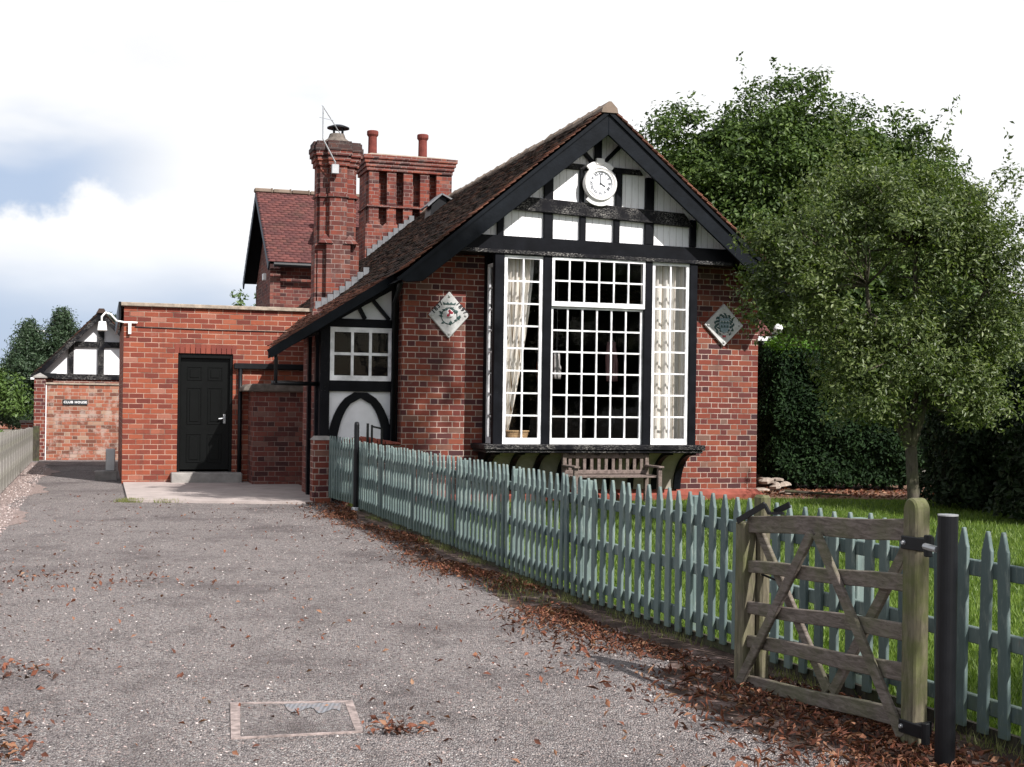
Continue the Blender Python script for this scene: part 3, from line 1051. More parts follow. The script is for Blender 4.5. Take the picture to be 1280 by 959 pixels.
# ---- side lean-to with the catslide roof
lt = MB()
lt.box(-1.15, -1.01, 0.27, 0.42, 0.0, 2.72)     # corner post
lt.box(-0.10, 0.0, 0.26, 0.40, 0.0, 3.2)
lt.box(-1.15, 0.0, 0.28, 0.40, 1.60, 1.755)      # middle rail
lt.box(-1.01, -0.10, 0.29, 0.40, 2.545, 2.66)    # head rail
lt.prism([(-1.9, 2.05), (-1.9, 2.15), (-0.1, 3.27), (-0.1, 3.10)], 0.16, 0.30)
lt = lt.build('porch_frame', M['black_worn'], school, bevel=0.006, label='black timber frame of the side lean-to')
pn = MB()
pn.prism([(-1.05, 0.2), (-0.05, 0.2), (-0.05, 1.65), (-1.05, 1.65)], 0.33, 0.37)
pn.build('porch_panel', M['render_white'], lt)
MB().prism([(-0.98, 2.62), (-0.06, 2.62), (-0.06, 3.18)], 0.33, 0.37).build('porch_panel', M['render_white'], lt)
# pointed arch brace
for sg in (-1, 1):
    vs, fs = [], []
    cx = -0.545
    for i in range(13):
        q = i / 12
        z = 0.55 + 1.04 * q
        xo = cx + sg * (0.50 * math.sqrt(max(0, 1 - (q * 0.985) ** 2.3)) + 0.0)
        xi = cx + sg * max(0.0, 0.36 * math.sqrt(max(0, 1 - min(1, q * 1.10) ** 2.3)))
        for yv in (0.29, 0.34):
            vs += [(xo, yv, z), (xi, yv, z)]
        if i:
            k = 4 * i
            fs += [(k - 4, k - 3, k + 1, k), (k - 3, k - 1, k + 3, k + 1), (k - 2, k - 4, k, k + 2)]
    MB().add(vs, fs).build('arch_brace', M['black'], lt)
mb = MB().beam((-0.42, 0.31, 2.98), (-0.14, 0.31, 2.66), 0.05, 0.10, up=(0, -1, 0))
mb.build('diagonal_brace', M['black'], lt)
MB().beam((-0.62, 0.30, 2.88), (-0.50, 0.30, 2.66), 0.05, 0.12, up=(0, -1, 0)).build('diagonal_brace', M['black'], lt)
sash(-1.005, -0.085, 1.757, 2.535, 3, 2, y=0.285, stile=0.06, top=0.07, bot=0.075, bar=0.04, par=lt)
MB().box(-1.0, -0.02, 0.46, 0.50, 1.2, 2.75).box(-0.05, -0.02, 0.40, 0.455, 1.2, 2.75).build('dark_room_box', M['dark_room'], lt)  # near-black sheet close behind the glass stands in for the unlit room
sw = MB().box(-1.14, -1.02, 0.42, 2.0, 0.0, 2.6)
sw.box(-1.02, 0.0, 1.9, 2.0, 0, 2.9)
sw.build('side_wall', M['brick_dull'], school)
for tz_ in (0.44, 1.15):
    MB().box(-1.19, -1.10, tz_, tz_ + 0.12, 0, 2.62).build('porch_stud', M['black_worn'], school)
MB().box(-1.20, -1.10, 0.42, 2.0, 2.42, 2.58).build('wall_plate', M['black_flaked'], school)
# catslide roof
def z2(s):
    return 3.23 + 0.638 * (s + 0.26)


cs_ = MB().add([(-1.93, -0.1, z2(-1.93)), (-0.26, -0.1, 3.23), (-0.2, 4.28, 3.25), (-0.86, 4.28, z2(-0.86)),
               (-1.93, -0.1, z2(-1.93) - 0.07), (-0.26, -0.1, 3.14), (-0.2, 4.28, 3.17), (-0.86, 4.28, z2(-0.86) - 0.07)],
              [(0, 1, 2, 3), (7, 6, 5, 4), (4, 5, 1, 0), (3, 7, 4, 0)])
cs_ = cs_.build('lean_to_roof', M['black'], school)
run = Vector((0, 4.38, 0))
tile_slope('roof_tiles', M['tile_verge'], cs_, (-1.90, -0.13, z2(-1.90) + 0.01), (0, 4.4, 0), (1.66, 0, 1.66 * 0.638), seed=8, jit=0.008,
           mask=lambda x, y: x < 0.25 + (y / 1.186) * (4.38 / 1.07) * 1.0, label='red and brown tiles of the low lean-to roof')
MB().beam((-1.93, -0.12, z2(-1.93) - 0.06), (-0.15, -0.12, z2(-0.15) - 0.06), 0.03, 0.13).build('fascia', M['barge'], cs_, bevel=0.004)
gt_ = MB().tube([(-1.90, -0.10, 2.12), (-1.58, 1.2, 2.28), (-1.26, 2.5, 2.46)], 0.04, 8)
gt_ = gt_.build('gutter', M['iron'], cs_, smooth=True)
dp = MB().tube([(-1.84, 0.0, 2.13), (-1.82, 0.0, 2.05), (-1.82, 0.02, 1.70)], 0.026, 8)
dp.beam((-1.86, 0.02, 1.70), (-1.16, 0.42, 1.70), 0.07, 0.06)
dp.build('downpipe', M['iron'], cs_, smooth=True)
# downpipe and hopper at the corner of the main wall
dp = MB().tube([(-0.16, -0.55, 3.14), (-0.12, -0.2, 3.02), (-0.09, 0.12, 2.9), (-0.09, 0.17, 0.2)], 0.038, 8)
dp.build('downpipe', M['iron'], school, smooth=True)

# ---- slender chimney on the slope
ch = MB()
def cross(mb, x0, x1, y0, y1, z0, z1, pil=0.30, pr=0.11):
    cx_, cy_ = (x0 + x1) / 2, (y0 + y1) / 2
    mb.box(x0, x1, y0 + pr, y1 - pr, z0, z1)
    mb.box(cx_ - pil / 2, cx_ + pil / 2, y0, y1, z0, z1 - 0.001)
    mb.box(x0 - pr * 0.4, x1 + pr * 0.4, cy_ - pil / 2, cy_ + pil / 2, z0, z1 - 0.002)


CX0, CX1, CY0, CY1 = -0.55, 0.07, 4.22, 4.90
cross(ch, CX0 - 0.03, CX1 + 0.04, CY0 - 0.02, CY1 + 0.02, 2.4, 4.22, 0.42)
cross(ch, CX0, CX1 - 0.01, CY0, CY1, 4.2, 5.70)
for i, (z, ex) in enumerate(((5.04, 0.03), (5.59, 0.03), (5.675, 0.055), (5.76, 0.085))):
    cross(ch, CX0 - ex, CX1 + ex, CY0 - ex, CY1 + ex, z, z + (0.05 if i == 0 else 0.084), 0.34 + ex)
for cx_ in (-0.46, -0.02):   # weathered shoulders
    ch.add([(cx_ - 0.13, 4.17, 4.22), (cx_ + 0.13, 4.17, 4.22), (cx_ + 0.13, 4.30, 4.22), (cx_ - 0.13, 4.30, 4.22), (cx_, 4.28, 4.40)], [(0, 1, 4), (1, 2, 4), (2, 3, 4), (3, 0, 4)])
ck_ = MB()
for z, ex in ((5.845, 0.10), (5.93, 0.075)):
    cross(ck_, CX0 - ex, CX1 + ex, CY0 - ex, CY1 + ex, z, z + 0.084, 0.34 + ex)
ch = ch.build('chimney', M['brick_chimney'], school, label='slender brick chimney with corbelled crown and a metal cowl')
ck_.build('chimney_crown', M['sooty'], ch)
MB().lathe([(0.30, 0), (0.24, 0.06), (0.16, 0.12), (0.13, 0.20)], 14, c=(-0.22, 4.6, 6.01)).build('chimney_cap', M['stone_dark'], ch)
cw = MB()
for k in range(4):
    a = k * PI / 2 + 0.5
    cw.tube([(-0.20 + 0.10 * math.cos(a), 4.6 + 0.10 * math.sin(a), 6.10), (-0.20 + 0.11 * math.cos(a), 4.6 + 0.11 * math.sin(a), 6.33)], 0.013, 6)
cw.lathe([(0.20, 0), (0.20, 0.02), (0.10, 0.06), (0.02, 0.075)], 16, c=(-0.20, 4.6, 6.31))
cw.build('chimney_cowl', M['iron'], ch)
# stepped lead flashing at its foot
fl = MB()
for i in range(9):
    s = CX0 - 0.08 + i * 0.105
    z = zr(s) if s > -0.26 else z2(s)
    fl.box(s, s + 0.10, CY0 - 0.045, CY0 - 0.022, z + 0.0, z + 0.20)
fl.build('flashing', M['lead'], ch)

# ---- broad chimney stack further back
st = MB()
S0, S1, T0, T1 = 1.52, 3.45, 10.6, 11.7
st.box(S0, S1, T0 + 0.22, T1, 4.0, 6.75)
st.box(S0 - 0.06, S1 + 0.04, T0 - 0.02, T1 + 0.02, 3.9, 5.44)
for k in range(5):
    w0 = (1.54, 1.95, 2.33, 2.72, 3.10)[k]
    w1 = (1.76, 2.16, 2.54, 2.93, 3.46)[k]
    st.box(w0, w1, T0 + 0.002 * (k % 2), T0 + 0.24, 5.2, 6.68)
    cx_ = (w0 + w1) / 2
    st.add([(cx_ - 0.19, T0 - 0.018, 5.441), (cx_ + 0.19, T0 - 0.018, 5.441), (cx_ + 0.19, T0 + 0.2, 5.441), (cx_ - 0.19, T0 + 0.2, 5.441), (cx_, T0 + 0.10, 5.62)], [(0, 1, 4), (1, 2, 4), (2, 3, 4), (3, 0, 4)])
st.box(S0 - 0.03, S1 + 0.03, T0 - 0.03, T1 + 0.03, 5.86, 5.91)
for i, ex in enumerate((0.04, 0.07, 0.10, 0.13)):
    st.box(S0 - ex, S1 + ex - 0.02, T0 - ex, T1 + ex, 6.68 + i * 0.085, 6.68 + i * 0.085 + 0.084)
st = st.build('chimney', M['brick_chimney'], school, label='broad brick chimney stack with recessed slots and two pots')
cm = MB()
cm.add([(S0 - 0.08, T0 - 0.08, 7.022), (S1 + 0.08, T0 - 0.08, 7.022), (S1 + 0.08, T1 + 0.08, 7.022), (S0 - 0.08, T1 + 0.08, 7.022), (S0 + 0.1, T0 + 0.25, 7.12), (S1 - 0.2, T0 + 0.25, 7.11), (S1 - 0.2, T1 - 0.25, 7.11), (S0 + 0.1, T1 - 0.25, 7.12)],
       [(0, 1, 5, 4), (1, 2, 6, 5), (2, 3, 7, 6), (3, 0, 4, 7), (4, 5, 6, 7)])
cm.build('chimney_flaunching', M['stone'], st)
for s in (1.70, 2.88):
    MB().lathe([(0.125, 0), (0.125, 0.04), (0.105, 0.08), (0.10, 0.48), (0.115, 0.50), (0.135, 0.53), (0.135, 0.60), (0.12, 0.62)], 16, c=(s, 11.1, 7.05)).build('chimney_pot', M['terracotta'], st, smooth=False)
fl = MB()
for i in range(9):
    s = 1.50 + i * 0.12
    z = zr(s)
    fl.box(s, s + 0.115, T0 - 0.05, T0 - 0.024, z, z + 0.22)
fl.build('flashing', M['lead'], st)

# ------------------------------------------------------------------ things fixed to the school house
# clock
ck = root('wall_clock', W(2.85, -0.46, 4.735), TH, 'round white clock with roman numerals on the timbered gable', 'clock')
MB().lathe([(0.262, 0), (0.262, 0.05), (0.245, 0.075), (0.225, 0.075), (0.215, 0.055), (0.205, 0.055), (0.202, 0.07), (0.185, 0.07), (0.18, 0.045)], 48, 'y').build('clock_case', M['clock_white'], ck, smooth=False)
cf = MB().lathe([(0.182, 0.03), (0.182, 0.047)], 48, 'y').build('clock_face', M['clock_face'], ck)
for sg in (-1, 1):   # curved plates above and below
    pts = []
    for i in range(15):
        a = R(90 * sg - 42 + 84 * i / 14)
        pts.append((0.335 * math.cos(a) * 0.98, 0.335 * math.sin(a)))
    for i in range(15):
        a = R(90 * sg + 42 - 84 * i / 14)
        pts.append((0.23 * math.cos(a), 0.23 * math.sin(a)))
    MB().prism(pts, -0.035, 0.0).build('clock_plate', M['clock_white'], ck, bevel=0.006)
MB().box(-0.065, 0.065, -0.05, 0, 0.28, 0.375).build('clock_plate', M['clock_white'], ck, bevel=0.006)
NUM = ['XII', 'I', 'II', 'III', 'IIII', 'V', 'VI', 'VII', 'VIII', 'IX', 'X', 'XI']
for i, s in enumerate(NUM):
    a = PI / 2 - i * PI / 6
    text_mesh('numeral', s, 0.058, M['dark_letter'], ck, (0.143 * math.cos(a), -0.049, 0.143 * math.sin(a)), (PI / 2, PI / 2 - a, 0), 0.001, 0.0015)
MB().beam((0, -0.054, -0.02), (0.0, -0.054, 0.135), 0.007, 0.004, up=(0, -1, 0)).build('minute_hand', M['dark_letter'], ck)
MB().beam((0, -0.052, 0), (0.075, -0.052, -0.043), 0.016, 0.004, up=(0, -1, 0)).build('hour_hand', M['dark_letter'], ck)
MB().lathe([(0.013, 0.048), (0.013, 0.058)], 12, 'y').build('hub', M['dark_letter'], ck)


def diamond(name, ctr, w_, h_, label):
    r0 = root(name, ctr, TH, label, 'plaque')
    MB().prism([(-w_, 0), (0, -h_), (w_, 0), (0, h_)], -0.045, 0.0).build('plaque_slab', M['plaque'], r0, bevel=0.008)
    for a, b in ((0, h_ * 0.80), (0, -h_ * 0.80), (w_ * 0.80, 0), (-w_ * 0.80, 0)):
        MB().lathe([(0.022, 0.045), (0.020, 0.058), (0.008, 0.064)], 10, 'y', (a, 0, b)).build('stud', M['plaque'], r0)
    return r0


p1 = diamond('wall_plaque', W(0.685, -0.002, 2.742), 0.31, 0.345, 'pale diamond plaque dated 1837 and 1897 with a painted rose')
rl = random.Random(11)
lf = MB()
for i in range(26):      # wreath of leaves
    a = rl.uniform(0, 2 * PI)
    rr = rl.uniform(0.085, 0.155)
    if math.sin(a) > 0.5 and rr > 0.13:
        rr = 0.12
    x, z = rr * math.cos(a), rr * math.sin(a) - 0.015
    an = a + rl.uniform(-0.6, 0.6)
    dx, dz = math.cos(an) * 0.032, math.sin(an) * 0.032
    nx, nz = -dz * 0.5, dx * 0.5
    yq = -0.05 - rl.uniform(0, 0.012)
    lf.add([(x - dx, -0.046, z - dz), (x + nx, yq, z + nz), (x + dx, -0.047, z + dz), (x - nx, yq, z - nz), (x, yq - 0.008, z)], [(0, 3, 4), (3, 2, 4), (2, 1, 4), (1, 0, 4)])
lf.tube([(0.12 * math.cos(a * PI / 10), -0.046, 0.12 * math.sin(a * PI / 10) - 0.015) for a in range(21)], 0.008, 5)
lf.build('leaf_wreath', M['plaque_green'], p1)
MB().prism([(-0.09, 0.15), (-0.10, 0.185), (-0.05, 0.165), (-0.03, 0.19), (0, 0.165), (0.03, 0.19), (0.05, 0.165), (0.10, 0.185), (0.09, 0.15)], -0.053, -0.04).build('painted_crown', M['plaque_green'], p1)
MB().lathe([(0.062, 0.045), (0.062, 0.058), (0.055, 0.064)], 10, 'y', (0, 0, 0.02)).build('rose_backing', M['white_letter'], p1)
for k in range(5):
    a = PI / 2 + k * 2 * PI / 5
    MB().lathe([(0.024, 0.06), (0.020, 0.074), (0.006, 0.078)], 9, 'y', (0.034 * math.cos(a), 0, 0.02 + 0.034 * math.sin(a))).build('rose_petal', M['plaque_red'] if k % 2 == 0 else M['white_letter'], p1)
MB().lathe([(0.014, 0.06), (0.012, 0.082)], 8, 'y', (0, 0, 0.02)).build('rose_centre', M['plaque_red'], p1)
sl_ = math.atan2(0.345, 0.31)
text_mesh('date_lettering', '1837', 0.088, M['dark_letter'], p1, (-0.185, -0.047, 0.105), (PI / 2, -sl_, 0), 0.003, 0.003, 1.25)
text_mesh('date_lettering', '1897', 0.088, M['dark_letter'], p1, (0.185, -0.047, 0.105), (PI / 2, sl_, 0), 0.003, 0.003, 1.25)

p2 = diamond('wall_plaque', W(5.13, -0.002, 2.73), 0.335, 0.335, 'blue grey diamond plaque with a coat of arms shield and foliage')
sh = [(-0.085, 0.11), (0.085, 0.11), (0.085, -0.02), (0.06, -0.09), (0, -0.13), (-0.06, -0.09), (-0.085, -0.02)]
MB().prism(sh, -0.062, -0.044).build('shield', M['plaque_blue'], p2, bevel=0.004)
for z in (0.045, -0.02):
    for x in (-0.05, 0, 0.05):
        MB().prism([(x - 0.018, z - 0.02), (x + 0.018, z - 0.02), (x + 0.012, z + 0.012), (x, z + 0.022), (x - 0.012, z + 0.012)], -0.068, -0.06).build('shield_charge', M['plaque_green'], p2)
MB().prism([(-0.08, 0.055), (0.08, 0.055), (0.08, 0.064), (-0.08, 0.064)], -0.066, -0.06).build('shield_bar', M['plaque'], p2)
lf = MB()
for i in range(34):
    a = R(-60) + R(300) * i / 33
    rr = 0.145 + 0.03 * math.sin(i * 2.1)
    x, z = rr * math.cos(a) * 0.95, rr * math.sin(a)
    an = a + PI / 2 + rl.uniform(-0.7, 0.7)
    dx, dz = math.cos(an) * 0.035, math.sin(an) * 0.035
    nx, nz = -dz * 0.55, dx * 0.55
    lf.add([(x - dx, -0.046, z - dz), (x + nx, -0.052, z + nz), (x + dx, -0.047, z + dz), (x - nx, -0.052, z - nz), (x, -0.066, z)], [(0, 3, 4), (3, 2, 4), (2, 1, 4), (1, 0, 4)])
lf.build('leaf_mantling', M['plaque_green'], p2)
MB().prism([(-0.03, -0.19), (0.03, -0.19), (0.02, -0.155), (-0.02, -0.155)], -0.06, -0.044).build('rose_boss', M['plaque_red'], p2)
rb = MB().tube([(-0.12, -0.05, -0.05), (-0.08, -0.052, -0.125), (0, -0.054, -0.155), (0.08, -0.052, -0.125), (0.12, -0.05, -0.05)], 0.012, 6)
rb.build('ribbon', M['plaque'], p2)

# television aerial on the chimney
ae = root('television_aerial', W(-0.33, 4.12, 5.5), TH, 'thin tall aerial clamped to the slender chimney', 'aerial')
MB().tube([(0.0, 0.0, 0.02), (0, -0.02, 0.12), (-0.235, -0.1, 0.50), (-0.235, -0.1, 1.06)], 0.014, 6).build('mast', M['metal'], ae)
MB().box(-0.06, 0.07, -0.03, 0.06, -0.08, 0.09).build('wall_bracket', M['metal'], ae, bevel=0.01)
bm = MB().tube([(-0.235, -0.1, 1.05), (0.12, 0.1, 0.62)], 0.008, 5)
for k in range(6):
    q = k / 6
    x, z = -0.235 + 0.355 * q, 1.05 - 0.43 * q
    bm.tube([(x - 0.04, -0.1 + 0.2 * q - 0.1, z), (x + 0.04, -0.1 + 0.2 * q + 0.1, z)], 0.005, 5)
bm.build('boom', M['metal'], ae)
MB().tube([(-0.30, -0.12, 0.86), (-0.05, -0.05, 0.84)], 0.005, 5).build('dipole', M['metal'], ae)

# ------------------------------------------------------------------ brick annexe with flat roof
TA = 4.536
AX0, AX1 = -3.82, -0.62
an = root('brick_annexe', W(-3.82, TA), TH, 'flat roofed orange brick annexe with a black panelled door', 'building')
wd_ = AX1 - AX0 + 0.4
dx0, dx1 = 0.90, 1.83
mb = MB()
mb.box(0, dx0, 0, 0.25, -0.05, 3.02)
mb.box(dx1, wd_, 0, 0.25, -0.05, 3.02)
mb.box(dx0, dx1, 0, 0.25, 2.34, 3.02)
mb.box(0, 0.25, 0.25, 5.2, -0.05, 3.02)
mb.box(0.25, wd_, 4.95, 5.2, -0.05, 3.02)
mb.box(0.25, wd_, 0.25, 4.95, 2.8, 2.95)
mb.build('brick_wall', M['brick_new'], an)
# soldier course over the door
so = MB()
n = 12
for i in range(n):
    x = dx0 - 0.06 + i * (dx1 - dx0 + 0.12) / n
    so.box(x + 0.004, x + (dx1 - dx0 + 0.12) / n - 0.005, -0.004, 0.11, 2.245, 2.40)
M['soldier'] = tile_mat('soldier_brick', [(0, (0.16, 0.042, 0.034)), (1, (0.25, 0.068, 0.045))], 0.05)
so.build('door_lintel', M['soldier'], an)
cp = MB().box(-0.05, wd_, -0.06, 0.30, 3.02, 3.085)
cp.box(-0.05, 0.30, 0.30, 5.25, 3.02, 3.085)
cp.build('coping', M['stone'], an, bevel=0.008)
cl = MB()
cl.box(-0.09, -0.05, -0.02, 5.25, 2.78, 3.09)
cl.build('side_fascia', M['iron'], an)
dr = MB().box(dx0 + 0.05, dx1 - 0.05, 0.10, 0.145, 0.24, 2.16)
dr = dr.build('door', M['door_black'], an, label='black six panelled door')
fr = MB()
fr.box(dx0 - 0.0, dx0 + 0.05, 0.03, 0.16, 0.2, 2.245)
fr.box(dx1 - 0.05, dx1, 0.03, 0.16, 0.2, 2.245)
fr.box(dx0 + 0.05, dx1 - 0.05, 0.03, 0.16, 2.165, 2.245)
fr.build('door_frame', M['door_black'], an, bevel=0.004)
MB().box(dx0 - 0.016, dx0 - 0.001, 0.004, 0.05, 0.2, 2.22).build('frame_edge', M['white'], an)
for (za, zc) in ((1.78, 2.02), (1.02, 1.66), (0.36, 0.86)):
    for (xa, xb) in ((0.17, 0.42), (0.52, 0.77)):
        x0, x1 = dx0 + xa - 0.01, dx0 + xb - 0.01
        p = MB()
        p.box(x0, x1, 0.090, 0.1, za, za + 0.018)
        p.box(x0, x1, 0.090, 0.1, zc - 0.018, zc)
        p.box(x0, x0 + 0.018, 0.090, 0.1, za + 0.018, zc - 0.018)
        p.box(x1 - 0.018, x1, 0.090, 0.1, za + 0.018, zc - 0.018)
        p.box(x0 + 0.05, x1 - 0.05, 0.088, 0.1, za + 0.05, zc - 0.05)
        p.build('door_panel', M['door_black'], dr, bevel=0.003)
hd = MB().box(dx1 - 0.15, dx1 - 0.11, 0.085, 0.1, 1.04, 1.20)
hd.tube([(dx1 - 0.13, 0.09, 1.13), (dx1 - 0.13, 0.05, 1.13), (dx1 - 0.23, 0.045, 1.12)], 0.012, 6)
hd.build('door_handle', M['metal'], dr)
MB().box(dx0 - 0.10, dx1 + 0.15, -0.32, 0.10, -0.02, 0.20).build('door_step', M['conc'], an, bevel=0.012)
cb = MB().tube([(0.18, -0.012, 2.67), (1.5, -0.014, 2.655), (3.1, -0.012, 2.66)], 0.007, 5)
cb.build('cable', M['dark_letter'], an)
bl = MB().box(1.84, wd_, -0.10, 0.0, 1.99, 2.09)
bl.build('gutter', M['iron'], an, bevel=0.01)
MB().tube([(1.95, -0.06, 2.0), (1.95, -0.06, 1.0), (1.95, -0.06, 0.05)], 0.036, 8).build('downpipe', M['iron'], an, smooth=True)
# floodlight on a bent conduit at the corner
fd = root('flood_light', W(-3.82, TA - 0.02, 2.74), TH, 'white floodlight on a bent pipe at the annexe corner', 'lamp')
MB().tube([(0.22, -0.02, 0.0), (0.0, -0.03, 0.0), (-0.12, -0.05, 0.02), (-0.22, -0.08, 0.13), (-0.30, -0.1, 0.15), (-0.36, -0.1, 0.08), (-0.36, -0.1, 0.0)], 0.017, 8).build('arm', M['white_plastic'], fd, smooth=True)
MB().prism([(-0.43, -0.16), (-0.27, -0.16), (-0.29, 0.0), (-0.41, 0.0)], -0.16, -0.04).build('lamp_housing', M['white_plastic'], fd, bevel=0.012)
MB().prism([(0.07, -0.20), (0.12, -0.20), (0.12, 0.0), (0.07, 0.0)], -0.05, -0.005).build('junction_box', M['white_plastic'], fd, bevel=0.006)

# low brick store with a rounded stone top, between the annexe and the lean-to
stx = root('brick_store', W(-1.72, 3.74), TH, 'low brick store with a rounded grey coping beside the black door', 'outbuilding')
MB().box(0, 0.90, 0, 0.78, -0.02, 1.60).build('brick_wall', M['brick_dull'], stx)
pts = [(-0.18, 1.60)] + [(-0.18 + 0.16 * (1 - math.cos(a * PI / 12)), 1.60 + 0.13 * math.sin(a * PI / 12)) for a in range(1, 7)] + [(0.95, 1.745), (0.95, 1.60)]
MB().prism(pts, -0.10, 0.78).build('coping', M['stone_dark'], stx, bevel=0.015)

# ------------------------------------------------------------------ brick pier and low wall by the wicket gate
pr_ = root('brick_pier', W(-1.30, -0.16), TH, 'square red brick gate pier with a worn grey top', 'pier')
MB().box(0, 0.27, 0, 0.27, -0.03, 0.90).build('brick_shaft', M['brick'], pr_, bevel=0.006)
MB().add([(-0.01, -0.01, 0.90), (0.28, -0.01, 0.90), (0.28, 0.28, 0.90), (-0.01, 0.28, 0.90), (0.04, 0.04, 0.955), (0.23, 0.04, 0.955), (0.23, 0.23, 0.955), (0.04, 0.23, 0.955)],
         [(0, 1, 5, 4), (1, 2, 6, 5), (2, 3, 7, 6), (3, 0, 4, 7), (4, 5, 6, 7), (3, 2, 1, 0)]).build('pier_cap', M['conc'], pr_)
tp = root('low_wall', W(-0.92, -0.62), TH, 'low curved wall with terracotta coping behind the sage fence', 'wall')
MB().box(0, 0.78, 0, 0.22, 0, 0.86).build('brick_wall', M['brick'], tp)
mb = MB()
for k in range(7):
    x = -0.02 + k * 0.115
    zt = 0.97 - 0.06 * abs(k - 2.2) / 3
    mb.prism([(x, 0.86), (x + 0.108, 0.86), (x + 0.104, zt - 0.02), (x + 0.054, zt), (x + 0.004, zt - 0.02)], -0.04, 0.26)
mb.build('coping_tiles', M['ridge'] if False else M['plinth'], tp, bevel=0.008)
hr = root('hand_rail', W(-0.72, -1.25), TH, 'short black iron handrail behind the low gate', 'handrail')
MB().box(-0.03, 0.0, 0, 0.03, 0, 1.16).build('rail_post', M['iron'], hr)
MB().box(0.03, 0.055, 0, 0.03, 0, 1.14).build('rail_post', M['iron'], hr)
MB().box(0.165, 0.19, 0.0, 0.03, 0, 1.09).build('rail_post', M['iron'], hr)
MB().beam((0.04, 0.015, 1.12), (0.18, 0.015, 1.09), 0.025, 0.025).build('top_rail', M['iron'], hr)
MB().beam((0.04, 0.015, 0.8), (0.18, 0.015, 0.78), 0.02, 0.02).build('lower_rail', M['iron'], hr)

# ------------------------------------------------------------------ bench and basket
bn = root('garden_bench', W(2.30, -0.62, 0.045), TH, 'weathered slatted wooden bench under the bay window', 'bench')
bw = 1.27
MB().beam((0.02, 0, 0.665), (bw, 0, 0.665), 0.05, 0.085).build('top_rail', M['bench_wood'], bn, bevel=0.006)
MB().beam((0.02, 0, 0.42), (bw, 0, 0.42), 0.05, 0.06).build('lower_rail', M['bench_wood'], bn, bevel=0.006)
for k in range(11):
    x = 0.09 + k * (bw - 0.14) / 10
    MB().box(x - 0.024, x + 0.024, -0.012, 0.012, 0.42, 0.64).build('back_slat', M['bench_wood'], bn, bevel=0.003)
for x in (-0.03, bw):
    MB().box(x, x + 0.06, -0.03, 0.035, -0.045, 0.735).build('rear_leg', M['bench_wood'], bn, bevel=0.006)
    MB().box(x, x + 0.06, -0.52, -0.46, -0.045, 0.50).build('front_leg', M['bench_wood'], bn, bevel=0.006)
    MB().box(x - 0.015, x + 0.075, -0.56, -0.02, 0.50, 0.53).build('armrest', M['bench_wood'], bn, bevel=0.006)
for k in range(5):
    MB().box(-0.02, bw + 0.05, -0.47 + k * 0.095, -0.40 + k * 0.095, 0.36, 0.385).build('seat_slat', M['bench_wood'], bn, bevel=0.003)

bk = root('wicker_basket', W(1.65, -0.37, 0.872), TH, 'small wicker basket on the sill inside the window', 'basket')
mb = MB()
for k in range(22):
    a0 = 2 * PI * k / 22
    mb.tube([(0.13 * math.cos(a0), 0.08 * math.sin(a0), 0), (0.165 * math.cos(a0), 0.10 * math.sin(a0), 0.17)], 0.008, 5)
for j in range(8):
    r_ = 0.13 + 0.035 * j / 7
    mb.tube([(r_ * math.cos(a * PI / 12), r_ * 0.62 * math.sin(a * PI / 12), 0.005 + j * 0.022) for a in range(25)], 0.010, 5)
mb.build('basket_body', M['wicker'], bk)
MB().tube([(0.175 * math.cos(a * PI / 12), 0.11 * math.sin(a * PI / 12), 0.18) for a in range(25)], 0.014, 6).build('basket_rim', M['wicker'], bk)

def coat(s0, t0, z0, w_, h_, col, label):
    c0 = root('hanging_coat', W(s0, t0, z0), TH, label, 'coat', 'coats hanging inside the bay')
    vs, fs = [], []
    for j in range(9):
        q = j / 8
        for i in range(13):
            p = i / 12 - 0.5
            wd = w_ * (0.55 + 0.45 * min(1, q * 3))
            vs.append((p * wd, 0.03 * math.sin(p * 22 + q * 2), -h_ * q))
    for j in range(8):
        for i in range(12):
            a = j * 13 + i
            fs.append((a, a + 1, a + 14, a + 13))
    o = MB().add(vs, fs).build('coat_cloth', plain('cloth_' + label.split()[0], col, 0.9, 0.1), c0, smooth=True)
    sm_ = o.modifiers.new('thick', 'SOLIDIFY')
    sm_.thickness = 0.03
    MB().tube([(-w_ * 0.3, 0, -0.01), (0, 0, 0.04), (w_ * 0.3, 0, -0.01)], 0.006, 5).build('hanger', M['metal'], c0)
    MB().tube([(0, 0, 0.04), (0, 0, 0.06), (0, 0, 3.66 - z0)], 0.004, 4).build('hook', M['metal'], c0)


coat(2.42, 0.75, 2.2, 0.17, 0.42, (0.50, 0.12, 0.08), 'salmon red cloth hanging inside behind the middle panes')
coat(2.66, 0.8, 2.25, 0.09, 0.40, (0.5, 0.48, 0.46), 'pale narrow cloth hanging beside the salmon one inside')
coat(3.55, 0.7, 2.45, 0.16, 0.62, (0.42, 0.25, 0.25), 'pink grey cloth hanging inside by the third mullion')

# ------------------------------------------------------------------ sage green picket fence
FT = 0.935
fen = root('picket_fence', (0, 0, 0), 0, 'long sage green pointed picket fence between the drive and the lawn', 'fence')


def picket_mesh(w_=0.060, h=0.875, th=0.020, z0=0.06):
    mb = MB()
    zt = z0 + h
    pts = [(-w_ / 2, z0), (w_ / 2, z0), (w_ / 2, zt - 0.085), (w_ * 0.40, zt - 0.070), (0.006, zt), (-0.006, zt), (-w_ * 0.40, zt - 0.070), (-w_ / 2, zt - 0.085)]
    mb.prism(pts, -th / 2, th / 2)
    return mb


